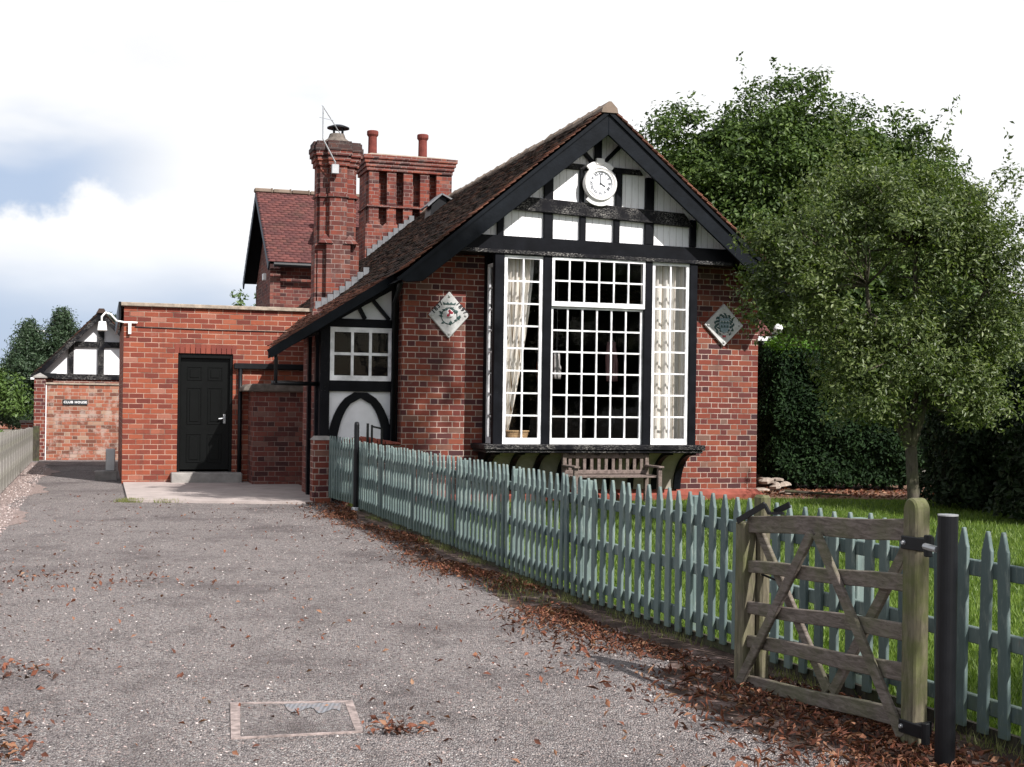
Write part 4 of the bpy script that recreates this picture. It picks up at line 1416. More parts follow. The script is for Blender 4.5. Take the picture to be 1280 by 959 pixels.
segs = [(Vector((*FPTS[i], 0)), Vector((*FPTS[i + 1], 0))) for i in range(len(FPTS) - 1)]
proto = None
SP = 0.1330
carry = 0.05
rp_ = random.Random(21)
npk = 0
post_every = 1.62
dist_post = 0.35
for (a, b) in segs:
    d = (b - a)
    ln = d.length
    d.normalize()
    nl = Vector((-d.y, d.x, 0))        # towards the drive
    ang = math.atan2(d.y, d.x)
    for zc, hh in ((0.76, 0.07), (0.465, 0.07), (0.17, 0.07)):
        mb = MB().beam(a - nl * 0.028 + Vector((0, 0, zc)), b - nl * 0.028 + Vector((0, 0, zc - 0.0)), 0.034, hh)
        mb.build('rail', M['sage'], fen, bevel=0.004)
    MB().beam(a - nl * 0.03 + Vector((0, 0, 0.03)), b - nl * 0.03 + Vector((0, 0, 0.03)), 0.025, 0.10).build('gravel_board', M['bark_dark'], fen)
    x = carry
    while x < ln:
        if proto is None:
            proto = picket_mesh().build('picket', M['sage'], fen, bevel=0.003)
            o = proto
        else:
            o = proto.copy()
            COL.objects.link(o)
            o.parent = fen
        p = a + d * x
        o.location = (p.x, p.y, rp_.uniform(-0.008, 0.008))
        o.rotation_euler = (rp_.uniform(-0.012, 0.012), rp_.uniform(-0.014, 0.014), ang)
        npk += 1
        x += SP + rp_.uniform(-0.005, 0.005)
    carry = x - ln
    x = dist_post
    while x < ln:
        p = a + d * x - nl * 0.085
        mb = MB().box(-0.04, 0.04, -0.04, 0.04, -0.05, 0.90)
        po = mb.build('fence_post', M['sage'], fen, bevel=0.006)
        po.location = (p.x, p.y, 0)
        po.rotation_euler = (0, 0, ang)
        x += post_every
    dist_post = x - ln

# wicket gate between the fence and the brick pier
wa, wb = Vector((-2.03, 17.42, 0)), Vector((-2.58, 18.70, 0))
wg = root('wicket_gate', wa, 0, 'small sage green picket gate beside the brick pier', 'gate')
d = (wb - wa)
ln = d.length
d.normalize()
nl = Vector((-d.y, d.x, 0))
ang = math.atan2(d.y, d.x)
wg.rotation_euler = (0, 0, ang)
for zc in (0.82, 0.50, 0.19):
    MB().beam((0.03, -0.028, zc), (ln, -0.028, zc), 0.034, 0.07).build('rail', M['sage'], wg, bevel=0.004)
MB().box(0.03, 0.08, -0.05, -0.012, 0.05, 0.90).build('gate_stile', M['sage'], wg, bevel=0.004)
for k in range(11):
    o = proto.copy()
    o.name = 'picket'
    COL.objects.link(o)
    o.parent = wg
    o.location = (0.07 + k * (ln - 0.12) / 10, 0.0, 0.03)
    o.rotation_euler = (0, rp_.uniform(-0.01, 0.01), 0)
bp = root('gate_post', (-2.02, 17.22, 0), 0, 'slim black iron post at the far end of the picket fence', 'post', 'gate posts')
MB().lathe([(0.034, -0.05), (0.034, 1.15), (0.028, 1.18), (0.012, 1.19)], 14).build('post_shaft', M['iron'], bp, smooth=False)
MB().box(-0.05, 0.04, -0.05, 0.05, 0.03, 0.075).build('ground_socket', M['metal'], bp, bevel=0.006)

# ------------------------------------------------------------------ field gate standing open
G0, G1 = Vector((1.215, 6.78, 0)), Vector((1.73, 5.60, 0))
gd = (G1 - G0)
GL = gd.length
gate = root('field_gate', G0, math.atan2(gd.y, gd.x), 'weathered brown braced timber gate standing open against the fence', 'gate')


def gz_(q, zl, zh):
    return zl + (zh - zl) * q


for (zl, zh, hl, hh) in ((0.855, 0.935, 0.085, 0.095), (0.635, 0.705, 0.062, 0.075), (0.425, 0.50, 0.062, 0.075), (0.258, 0.32, 0.062, 0.08), (0.045, 0.125, 0.062, 0.08)):
    mb = MB()
    n = 9
    vs, fs = [], []
    for i in range(n + 1):
        q = i / n
        z = gz_(q, zl, zh) + 0.004 * math.sin(q * 9 + zl * 20)
        h_ = gz_(q, hl, hh) / 2
        x = q * (GL - 0.05) + 0.02
        vs += [(x, -0.014, z - h_), (x, 0.014, z - h_), (x, 0.014, z + h_), (x, -0.014, z + h_)]
        if i:
            k = 4 * i
            for a in range(4):
                fs.append((k - 4 + a, k - 4 + (a + 1) % 4, k + (a + 1) % 4, k + a))
    fs += [(0, 3, 2, 1), (4 * n, 4 * n + 1, 4 * n + 2, 4 * n + 3)]
    mb.add(vs, fs)
    mb.build('gate_rail', M['gate_wood'], gate, bevel=0.004)


def brace(q0, z0, q1, z1, y, w_=0.055, mat='gate_wood'):
    MB().beam((q0 * GL, y, z0), (q1 * GL, y, z1), w_, 0.022, up=(0, -1, 0)).build('gate_brace', M[mat], gate, bevel=0.004)


brace(0.455, 0.86, -0.01, 0.02, -0.030)
brace(0.488, 0.86, 0.965, 0.05, -0.030)
brace(0.035, 0.85, 0.505, 0.12, 0.030)
brace(0.53, 0.12, 0.945, 0.90, 0.030)
# hanging stile with rounded head
pts = [(GL - 0.055, 0.01), (GL + 0.035, 0.01), (GL + 0.035, 1.02)] + [(GL - 0.010 + 0.045 * math.cos(a * PI / 10), 1.02 + 0.055 * math.sin(a * PI / 10)) for a in range(1, 10)] + [(GL - 0.055, 1.02)]
MB().prism(pts, -0.038, 0.038).build('hanging_stile', M['gate_moss'], gate, bevel=0.008)
MB().box(-0.045, 0.035, -0.04, 0.04, 0.0, 0.86).build('closing_stile', M['gate_moss'], gate, bevel=0.006)
MB().box(-0.010, 0.075, 0.042, 0.10, -0.02, 1.0).build('catch_post', M['gate_moss'], gate, bevel=0.012)
lt_ = MB().beam((-0.02, -0.045, 0.865), (0.20, -0.03, 0.965), 0.008, 0.030)
lt_.beam((0.20, -0.03, 0.965), (0.24, -0.03, 0.925), 0.010, 0.02)
lt_.beam((0.24, -0.03, 0.925), (0.36, -0.03, 0.935), 0.010, 0.014)
lt_.beam((0.24, 0.0, 0.93), (0.34, 0.02, 0.975), 0.008, 0.03)
lt_.build('gate_latch', M['iron'], gate)
MB().tube([(0.06, 0.05, 0.60), (0.16, 0.07, 0.58), (0.26, 0.05, 0.60)], 0.006, 5).build('latch_chain', M['iron'], gate)
for z in (0.885, 0.105):
    hb = MB().box(GL - 0.05, GL + 0.10, -0.050, -0.0385, z - 0.028, z + 0.028)
    hb.box(GL + 0.036, GL + 0.047, -0.038, 0.050, z - 0.028, z + 0.028)
    hb.lathe([(0.018, -0.045), (0.018, 0.045)], 10, c=(GL + 0.115, -0.045, z))
    hb = hb.build('hinge_band', M['iron'], gate, bevel=0.003)
    MB().lathe([(0.011, 0.058), (0.008, 0.068)], 8, 'y', (GL - 0.030, -0.0 + 0.008, z)).build('bolt', M['metal'], hb)
bp2 = root('gate_post', (1.757, 5.30, 0), 0, 'round black iron hanging post beside the timber gate', 'post', 'gate posts')
MB().lathe([(0.040, -0.1), (0.040, 1.025)], 24).build('post_shaft', M['iron'], bp2)
MB().lathe([(0.0405, 1.0255), (0.0405, 1.031), (0.0, 1.032)], 24).build('post_cap', M['metal'], bp2)
MB().tube([(-0.03, 0.03, 0.885), (-0.04, 0.16, 0.885)], 0.014, 8).build('hinge_pin', M['metal'], bp2)

# drain cover in the drive
dc = root('drain_cover', (-0.965, 6.03, 0), 0.0, 'rectangular iron drain cover set in a pink concrete surround', 'drain cover')
q4 = [(-0.36, 0.27), (-0.36 + 0.005, 0.262), (-0.235, -0.36), (0.335, -0.245), (0.215, 0.345)]
q4 = [(-0.360, 0.270), (-0.215, -0.395), (0.335, -0.245), (0.215, 0.350)]
iq = [(-0.308, 0.245), (-0.180, -0.368), (0.298, -0.236), (0.182, 0.308)]
mb = MB()
z = 0.007
mb.add([(a, b, z) for a, b in q4] + [(a, b, z) for a, b in iq] + [(a, b, -0.01) for a, b in q4] + [(a, b, -0.01) for a, b in iq],
       [(0, 1, 5, 4), (1, 2, 6, 5), (2, 3, 7, 6), (3, 0, 4, 7), (0, 8, 9, 1), (1, 9, 10, 2), (2, 10, 11, 3), (3, 11, 8, 0), (4, 5, 13, 12), (5, 6, 14, 13), (6, 7, 15, 14), (7, 4, 12, 15)])
mb.build('drain_surround', M['drain_frame'], dc)


MB().add([(a, b, 0.0045) for a, b in iq], [(0, 1, 2, 3)]).build('grit_infill', M['drive'], dc)


def drain_plate_mat():
    mt, t, b = newmat('worn_drain_plate', 0.6, 0.4)
    c = t.coords()
    x, y, z = t.sep(c)[:3]
    rib = t.math('MULTIPLY', t.math('GREATER_THAN', t.math('SINE', t.math('MULTIPLY', x, 300)), 0.0), t.math('GREATER_THAN', t.math('SINE', t.math('MULTIPLY', y, 300)), -0.3))
    iron = t.mix(rib, (0.13, 0.13, 0.14), (0.27, 0.28, 0.30))
    iron = t.mix(t.math('MULTIPLY', t.step(t.noise(c, 22, 4, 0.7), 0.48, 0.6), 0.8), iron, (0.24, 0.20, 0.19))
    t.l(iron, b.inputs['Base Color'])
    t.l(t.bump(rib, 0.6, 0.003), b.inputs['Normal'])
    return mt


rq = random.Random(4)
top_ = [(-0.10 + 0.265 * k / 10, 0.252 + 0.040 * (k / 10)) for k in range(11)]
bot_ = [(0.185 - 0.25 * k / 12, 0.125 + 0.045 * math.sin(k * 1.1) + rq.uniform(-0.02, 0.02)) for k in range(13)]
pp = top_ + bot_
MB().add([(a, b, 0.0085) for a, b in pp], [tuple(range(len(pp) - 1, -1, -1))]).build('iron_lid', drain_plate_mat(), dc)

# ------------------------------------------------------------------ house behind
hs = root('brick_house', W(0, 12), TH, 'brick house with a steep red tiled roof behind the chimneys', 'house')
mb = MB()
mb.box(-0.25, 6.0, 0, 0.25, 0, 4.55)
mb.prism([(0, 0), (5.0, 0), (5.0, 4.5), (2.5, 6.4), (0, 4.5)], 0, 0.01) if False else None
mb.box(-0.25, 0.0, 0.25, 5.0, 0, 4.4)
mb.add([(-0.25, 0.0, 4.4), (-0.25, 5.0, 4.4), (-0.25, 2.55, 6.35), (0.0, 0.0, 4.4), (0.0, 5.0, 4.4), (0.0, 2.55, 6.35)], [(0, 2, 1), (3, 4, 5), (0, 3, 5, 2), (1, 2, 5, 4)])
mb.box(-0.25, 6.0, 4.75, 5.0, 0, 4.5)
mb.build('brick_wall', M['brick_dull'], hs)
MB().box(-0.49, -0.256, -0.10, 0.12, 0, 4.50).build('corner_pier', M['brick_dull'], hs)
ze, zrg = 4.62, 6.66
tile_slope('roof_slope', M['tile_red'], hs, (-0.57, -0.35, ze), (6.4, 0, 0), (0, 2.85, zrg - ze), tw=0.17, gauge=0.115, seed=31, jit=0.0015, gap=0.001, skew=0.0012)
tile_slope('roof_slope', M['tile_red'], hs, (-0.57, 5.35, ze), (6.4, 0, 0), (0, -2.85, zrg - ze), tw=0.17, gauge=0.115, seed=32)
mb = MB()
x = -0.60
while x < 5.8:
    mb.add([], [])
    mb.beam((x, 2.5, zrg + 0.02), (x + 0.43, 2.5, zrg + 0.02), 0.24, 0.10)
    mb.beam((x + 0.40, 2.5, zrg + 0.025), (x + 0.45, 2.5, zrg + 0.025), 0.27, 0.13)
    x += 0.46
mb.build('ridge_tile', M['ridge'], hs, bevel=0.02)
for (ya, yb) in ((-0.35, 2.5), (5.35, 2.5)):
    mb = MB().beam((-0.55, ya, ze - 0.10), (-0.55, yb, zrg - 0.10), 0.035, 0.20)
    mb.build('barge_board', M['barge'], hs)
mb = MB().add([(-0.56, -0.3, ze - 0.04), (-0.56, 2.5, zrg - 0.06), (-0.2, 2.5, zrg - 0.06), (-0.2, -0.3, ze - 0.04), (-0.56, 5.3, ze - 0.04), (-0.2, 5.3, ze - 0.04)], [(0, 1, 2, 3), (1, 4, 5, 2)])
mb.build('verge_soffit', M['black'], hs)
MB().tube([(-0.45, -0.42, ze - 0.06), (5.8, -0.42, ze - 0.06)], 0.055, 8).build('gutter', M['iron'], hs)
MB().box(-0.60, -0.52, 0.35, 0.55, 4.26, 4.42).build('alarm_box', M['white_plastic'], hs, bevel=0.01)

# ------------------------------------------------------------------ club house, boundary wall and sign at the end of the drive
TC = 13.64
bw_ = root('boundary_wall', W(-5.40, TC), TH, 'weathered brick wall at the end of the drive with a capped pier', 'wall')
MB().box(0, 3.4, 0, 0.23, -0.03, 1.76).build('brick_wall', M['brick_old'], bw_)
MB().box(0, 3.4, -0.03, 0.26, 1.76, 1.80).build('coping', M['stone'], bw_)
MB().box(-0.25, -0.005, -0.06, 0.28, -0.03, 1.90).build('brick_pier', M['brick'], bw_)
MB().add([(-0.28, -0.09, 1.90), (0.02, -0.09, 1.90), (0.02, 0.31, 1.90), (-0.28, 0.31, 1.90), (-0.28, -0.09, 1.935), (0.02, -0.09, 1.935), (0.02, 0.31, 1.935), (-0.28, 0.31, 1.935), (-0.13, 0.1, 2.02)],
         [(3, 2, 1, 0), (0, 1, 5, 4), (1, 2, 6, 5), (2, 3, 7, 6), (3, 0, 4, 7), (4, 5, 8), (5, 6, 8), (6, 7, 8), (7, 4, 8)]).build('pier_cap', M['conc'], bw_)
MB().box(0.0, 0.022, -0.006, 0.0, 0, 1.76).build('joint_strip', M['render_white'], bw_)
sg_ = root('wall_sign', W(-4.745, TC - 0.002, 1.345), TH, 'small black sign reading CLUB HOUSE on the weathered wall', 'sign')
MB().box(-0.275, 0.275, -0.025, 0, -0.062, 0.062).build('sign_board', M['dark_letter'], sg_, bevel=0.004)
text_mesh('sign_lettering', 'CLUB HOUSE', 0.074, M['white_letter'], sg_, (0, -0.027, 0.0), (PI / 2, 0, 0), 0.001, 0.0022, 1.22)

cb_ = root('club_house', W(-4.19, 15.14), TH, 'small black and white gabled club house behind the brick wall', 'building')
hw, za, zl_ = 1.42, 3.52, 2.05
MB().prism([(-hw + 0.08, 0), (hw - 0.08, 0), (hw - 0.08, zl_), (0, za - 0.03), (-hw + 0.08, zl_)], 0.04, 6.0).build('gable_wall', M['render_white'], cb_)
MB().box(-hw + 0.05, hw - 0.05, 0.0, 0.039, 0.0, 1.93).build('brick_base', M['brick'], cb_)
for nm, (a, b, c_, e_) in {'post': (-0.075, 0.075, 1.93, 3.42), 'stud': (-0.76, -0.63, 1.93, 2.80), 'studr': (0.63, 0.76, 1.93, 2.80)}.items():
    MB().box(a, b, -0.02, 0.04, c_, e_).build('gable_post', M['black_flaked'], cb_)
MB().box(-0.62, -0.08, -0.015, 0.04, 2.69, 2.83).build('gable_rail', M['black_flaked'], cb_)
MB().box(0.08, 0.62, -0.015, 0.04, 2.69, 2.83).build('gable_rail', M['black_flaked'], cb_)
MB().box(-hw, hw, -0.04, 0.04, 1.90, 2.03).build('tie_beam', M['black_flaked'], cb_)
sc_ = (za - zl_) / hw
for sg in (-1, 1):
    e = (hw + 0.14)
    mb = MB().beam((0, -0.30, za + 0.0), (sg * e, -0.30, za - sc_ * e), 0.04, 0.15)
    mb.build('barge_board', M['black_flaked'], cb_)
    tile_slope('roof_slope', M['tile'], cb_, (sg * e, -0.34, za + 0.06 - sc_ * e), (0, 6.5, 0), (-sg * e, 0, sc_ * e), seed=40 + sg, jit=0.012)
mb = MB()
for k in range(14):
    mb.prism([(-0.12, za + 0.0), (-0.06, za + 0.11), (0.06, za + 0.11), (0.12, za + 0.0)], -0.36 + k * 0.45, 0.07 + k * 0.45)
mb.build('ridge_tile', M['tile'], cb_)
MB().beam((-1.56, -0.2, 1.99), (-1.02, -0.2, 1.99), 0.1, 0.09).build('gutter', M['iron'], cb_)
MB().beam((-1.60, -0.3, 1.90), (-1.30, -0.3, 1.90), 0.12, 0.05).build('gutter_end', M['render_white'], cb_)

# grey board fence along the left of the drive
fa, fb = Vector((-7.02, 17.9, 0)), Vector((-10.66, 29.4, 0))
gf = root('board_fence', fa, 0, 'weathered grey board fence along the far left of the drive', 'fence')
d = fb - fa
ln = d.length
ang = math.atan2(d.y, d.x)
gf.rotation_euler = (0, 0, ang)
k = 0
rb_ = random.Random(5)
x = 0.0
while x < ln:
    q = x / ln
    zt = 0.94 - 0.16 * q
    yo = 0.0 if k % 2 == 0 else 0.004
    o = MB().box(-0.075, 0.075, -0.012, 0.012, 0.04, zt + rb_.uniform(-0.012, 0.012)).build('fence_board', M['grey_wood'], gf)
    o.location = (x, yo, 0)
    o.rotation_euler = (0, rb_.uniform(-0.01, 0.01), 0)
    x += 0.36
    k += 1
for zc in (0.30, 0.72):
    MB().beam((-0.05, 0.035, zc), (ln, 0.035, zc - 0.1), 0.045, 0.08).build('rail', M['grey_wood'], gf)
lp = root('fence_end_post', W(-5.56, TC - 0.5), TH, 'short dark brown post where the grey board fence meets the pier', 'post')
MB().box(-0.09, 0.06, -0.06, 0.06, -0.03, 0.80).build('post_shaft', M['bark_dark'], lp, bevel=0.015)
sm = MB().box(-0.12, 0.10, -0.12, 0.08, 0, 0.62)
bx = root('utility_box', W(-3.98, TA + 1.2), TH, 'small grey metal box on a block at the annexe side wall', 'box')
MB().box(-0.10, 0.06, -0.05, 0.15, 0.16, 0.55).build('box_body', M['metal'], bx, bevel=0.01)
MB().box(-0.28, 0.10, -0.12, 0.22, -0.01, 0.16).build('concrete_block', M['conc'], bx, bevel=0.01)

# ------------------------------------------------------------------ foliage
def leaves_mesh(name, P, Nrm, size, mat, parent=None, aspect=0.5, seed=0, fold=0.25):
    """one folded lozenge per point; P (n,3), Nrm (n,3) facing, size (n,)"""
    rs_ = np.random.RandomState(seed)
    n = len(P)
    Nrm = Nrm / (np.linalg.norm(Nrm, axis=1, keepdims=True) + 1e-9)
    a = rs_.normal(size=(n, 3))
    a -= Nrm * (a * Nrm).sum(1, keepdims=True)
    a /= np.linalg.norm(a, axis=1, keepdims=True)
    b = np.cross(Nrm, a)
    s = size[:, None]
    tip = P + a * s
    tail = P - a * s
    l_ = P + b * s * aspect + Nrm * s * fold
    r_ = P - b * s * aspect + Nrm * s * fold
    Vt = np.stack([tail, l_, tip, r_], 1).reshape(-1, 3)
    k = np.arange(n) * 4
    F = np.concatenate([np.stack([k, k + 2, k + 1], 1), np.stack([k, k + 3, k + 2], 1)], 0)
    return big_mesh(name, Vt, F, mat, parent)


def crown_points(ells, ncl, per, rad, seed, shell=0.55, squash=0.7):
    rs_ = np.random.RandomState(seed)
    vol = np.array([e[1][0] * e[1][1] * e[1][2] for e in ells]) ** 0.75
    vol /= vol.sum()
    C_, out = [], []
    idx = rs_.choice(len(ells), ncl, p=vol)
    for i in idx:
        c_, r_ = np.array(ells[i][0]), np.array(ells[i][1])
        d_ = rs_.normal(size=3)
        d_ /= np.linalg.norm(d_)
        if d_[2] < -0.45:
            d_[2] *= -0.6
        q = (shell + (1 - shell) * rs_.rand()) * (1 + 0.10 * math.sin(7 * d_[0] + 3 * i) + rs_.normal(0, 0.05))
        C_.append(c_ + d_ * r_ * q)
        out.append(d_)
    C_ = np.array(C_)
    out = np.array(out)
    rr = rad * (0.55 + 0.9 * rs_.rand(ncl))
    cnt = (per * (0.4 + 1.2 * rs_.rand(ncl))).astype(int)
    rep = np.repeat(np.arange(ncl), cnt)
    n = len(rep)
    off = rs_.normal(size=(n, 3))
    off /= np.linalg.norm(off, axis=1, keepdims=True)
    off *= (rs_.rand(n, 1) ** 0.45)
    off[:, 2] *= squash
    Pp = C_[rep] + off * rr[rep][:, None]
    Nn = off * 0.7 + out[rep] * 0.3 + rs_.normal(size=(n, 3)) * 0.55 + np.array([0, 0, 0.5])
    return Pp, Nn, C_


def limb(mb, a, b, r0, r1, rs_, n=6, wob=0.08, sag=0.0, sides=7):
    a, b = Vector(a), Vector(b)
    ln_ = (b - a).length
    pts, rad = [], []
    o1 = Vector((rs_.uniform(-1, 1), rs_.uniform(-1, 1), rs_.uniform(-0.3, 0.6))) * wob * ln_
    for i in range(n + 1):
        q = i / n
        p = a.lerp(b, q) + o1 * math.sin(q * PI) + Vector((0, 0, sag * math.sin(q * PI) * ln_))
        p += Vector((rs_.uniform(-1, 1), rs_.uniform(-1, 1), 0)) * 0.012 * ln_ * (0 if i in (0, n) else 1)
        pts.append(p)
        rad.append(r0 + (r1 - r0) * q)
    mb.tube(pts, rad, sides)
    return pts


def tree(name, loc, label, cat, ells, ncl, per, rad, size, mat, bark, forks, tr, seed, group=None, aspect=0.45, shell=0.55, szvar=0.7, twigs=90, shoots=0, k=1.0):
    """loc: foot; ells in world coordinates; forks: points the main limbs pass through"""
    if k != 1.0:      # the same tree, smaller and nearer
        y0_ = loc[1]
        f_ = lambda p: (p[0] * k, y0_ * k + (p[1] - y0_) * k, CAM_H + (p[2] - CAM_H) * k)
        ells = [(f_(c_), tuple(v * k for v in r_)) for c_, r_ in ells]
        forks = [f_(q) for q in forks]
        loc = (loc[0] * k, loc[1] * k, 0)
        tr, rad, size = tr * k, rad * k, size * k
    r0 = root(name, loc, 0, label, cat, group)
    rs_ = random.Random(seed)
    lo_ = np.array(loc)
    E_ = [(np.array(c_) - lo_, r_) for c_, r_ in ells]
    P_, N_, C_ = crown_points(E_, ncl, per, rad, seed, shell)
    if shoots:
        rr2 = np.random.RandomState(seed + 7)
        for k in range(shoots):
            c0 = C_[rr2.randint(len(C_))]
            ctr_ = np.mean([e[0] for e in E_], axis=0)
            dr = (c0 - ctr_) / (np.linalg.norm(c0 - ctr_) + 1e-6) + rr2.normal(size=3) * 0.35 + np.array([0, 0, 0.45])
            dr /= np.linalg.norm(dr)
            ln_ = rad * (1.3 + 1.5 * rr2.rand())
            m_ = int(22 + 20 * rr2.rand())
            uu_ = rr2.rand(m_, 1)
            P_ = np.concatenate([P_, c0 + dr * uu_ * ln_ + rr2.normal(size=(m_, 3)) * size * 1.0])
            N_ = np.concatenate([N_, rr2.normal(size=(m_, 3)) + np.array([0, 0, 0.4])])
    sz = size * (1 - szvar / 2 + szvar * np.random.RandomState(seed + 1).rand(len(P_)))
    leaves_mesh('crown', P_, N_, sz, mat, r0, aspect, seed + 2)
    mb = MB()
    f0 = Vector(forks[0]) - Vector(loc)
    mb.tube([(0, 0, -0.1), (0.0, 0, 0.03), (f0.x * 0.3, f0.y * 0.3, f0.z * 0.4), tuple(f0)], [tr * 1.5, tr * 1.2, tr, tr * 0.92], 12)
    ends = []
    for f in forks[1:]:
        q = Vector(f) - Vector(loc)
        pts = limb(mb, f0 - Vector((0, 0, 0.05)), q, tr * 0.62, tr * 0.30, rs_, wob=0.07)
        ends += [(p, tr * 0.3) for p in pts[3:]]
    for k in range(min(twigs, len(C_))):
        c_ = Vector(C_[k])
        bp_, br = min(ends, key=lambda e: (e[0] - c_).length)
        limb(mb, bp_, c_, min(br, 0.035 + tr * 0.12) * 0.8, 0.006, rs_, n=4, wob=0.12, sides=5)
    mb.build('trunk', bark, r0, smooth=True)
    return r0


# broad tree beyond the roof
tree('broadleaf_tree', (8.6, 36, 0), 'large dense dark green tree rising behind the gable roof', 'tree',
     [((6.1, 36, 6.2), (3.3, 3.0, 4.0)), ((8.4, 36, 5.9), (3.4, 3.0, 4.15)), ((10.7, 35.5, 5.0), (2.1, 2.2, 3.9)), ((4.6, 35.5, 6.0), (1.9, 1.8, 3.2)), ((11.7, 35.6, 4.2), (1.3, 1.8, 2.9)), ((10.9, 35.6, 5.9), (1.7, 1.8, 2.3)), ((7.2, 36, 8.2), (2.4, 2.0, 1.75)), ((9.8, 36, 7.4), (1.8, 1.8, 1.9))],
     1900, 120, 0.54, 0.068, M['leaf_big'], M['bark_dark'],
     [(8.6, 36, 2.4), (5.8, 35.8, 6.0), (7.6, 36, 8.0), (9.6, 36, 7.0), (11.2, 35.6, 5.0)], 0.34, 51, 'trees beyond the school house', aspect=0.5, shell=0.5, shoots=60)
# fruit tree on the lawn at the corner of the building
tree('fruit_tree', (5.73, 18.7, 0), 'slender forked tree with small olive leaves on the lawn by the brick corner', 'tree',
     [((5.3, 18.7, 3.75), (1.75, 1.6, 1.5)), ((4.15, 18.3, 3.2), (0.95, 1.0, 0.85)), ((3.72, 18.3, 3.05), (0.62, 0.7, 0.75)), ((5.6, 18.7, 1.85), (1.6, 1.2, 0.85)), ((6.3, 18.5, 1.75), (0.8, 0.8, 0.6)), ((6.95, 18.8, 2.5), (0.85, 0.9, 0.85)), ((3.9, 18.3, 2.6), (0.7, 0.7, 0.5)), ((3.72, 18.2, 3.6), (0.62, 0.7, 0.6)), ((4.9, 18.2, 1.45), (0.8, 0.8, 0.5)), ((6.5, 18.4, 1.4), (0.8, 0.8, 0.45)), ((4.9, 18.3, 1.8), (0.8, 0.8, 0.6)), ((4.7, 18.5, 2.1), (0.9, 0.9, 0.75)), ((6.35, 18.8, 3.3), (1.1, 1.2, 1.45)), ((5.4, 18.7, 2.35), (1.5, 1.3, 0.85)), ((5.0, 18.7, 4.3), (1.3, 1.2, 0.95)), ((6.1, 18.8, 3.9), (1.2, 1.2, 1.05)), ((4.5, 18.5, 2.6), (0.9, 0.9, 0.6)), ((6.6, 18.8, 2.3), (0.85, 0.9, 0.7))],
     600, 110, 0.31, 0.036, M['leaf_front'], M['bark'],
     [(5.66, 18.7, 0.92), (5.35, 18.6, 2.2), (5.0, 18.7, 3.2), (6.25, 18.75, 2.1), (6.75, 18.8, 3.2), (5.75, 18.9, 3.8)], 0.088, 61, aspect=0.42, shell=0.3, twigs=150, shoots=150, k=0.81)
tree('unseen_shade_tree', (6.4, 10.3, 0), 'tall narrow unseen tree added to shade the lean-to', 'tree',  # unseen tree, added so that its crown shades the lean-to
     [((6.3, 10.1, 12.1), (1.25, 1.2, 2.3)), ((6.2, 10.1, 10.6), (0.9, 0.9, 1.2))],
     210, 60, 0.42, 0.09, M['leaf_big'], M['bark'],
     [(6.4, 10.3, 7.0), (6.0, 10.2, 11.0), (6.7, 10.3, 12.5), (6.3, 10.1, 13.5)], 0.16, 85, aspect=0.5, shell=0.15, twigs=50)
tree('fruit_tree', (7.65, 17.2, 0), 'sparse small leaved tree at the right edge above the dark shrubs', 'tree',
     [((7.75, 17.2, 3.1), (0.95, 1.0, 1.35)), ((7.4, 17.1, 2.1), (0.8, 0.9, 0.7))],
     130, 60, 0.24, 0.045, M['leaf_front'], M['bark'],
     [(7.65, 17.2, 1.0), (7.2, 17.1, 2.4), (7.9, 17.2, 3.0), (7.5, 17.2, 3.8)], 0.07, 71, aspect=0.36, shell=0.35, twigs=60, shoots=50)
# tree beside the drive outside the view, whose crown shades the open gate
tree('fruit_tree', (7.4, 2.2, 0), 'unseen tree beside the drive added to shade the gate', 'tree',
     [((6.9, 1.7, 4.3), (1.7, 1.9, 1.5)), ((8.0, 2.9, 4.4), (1.7, 1.7, 1.4))],
     260, 46, 0.42, 0.075, M['leaf_front'], M['bark'],
     [(7.4, 2.2, 2.0), (6.6, 1.7, 4.0), (8.2, 2.8, 4.2), (7.4, 2.4, 4.8)], 0.13, 81, aspect=0.45, shell=0.2, twigs=60)


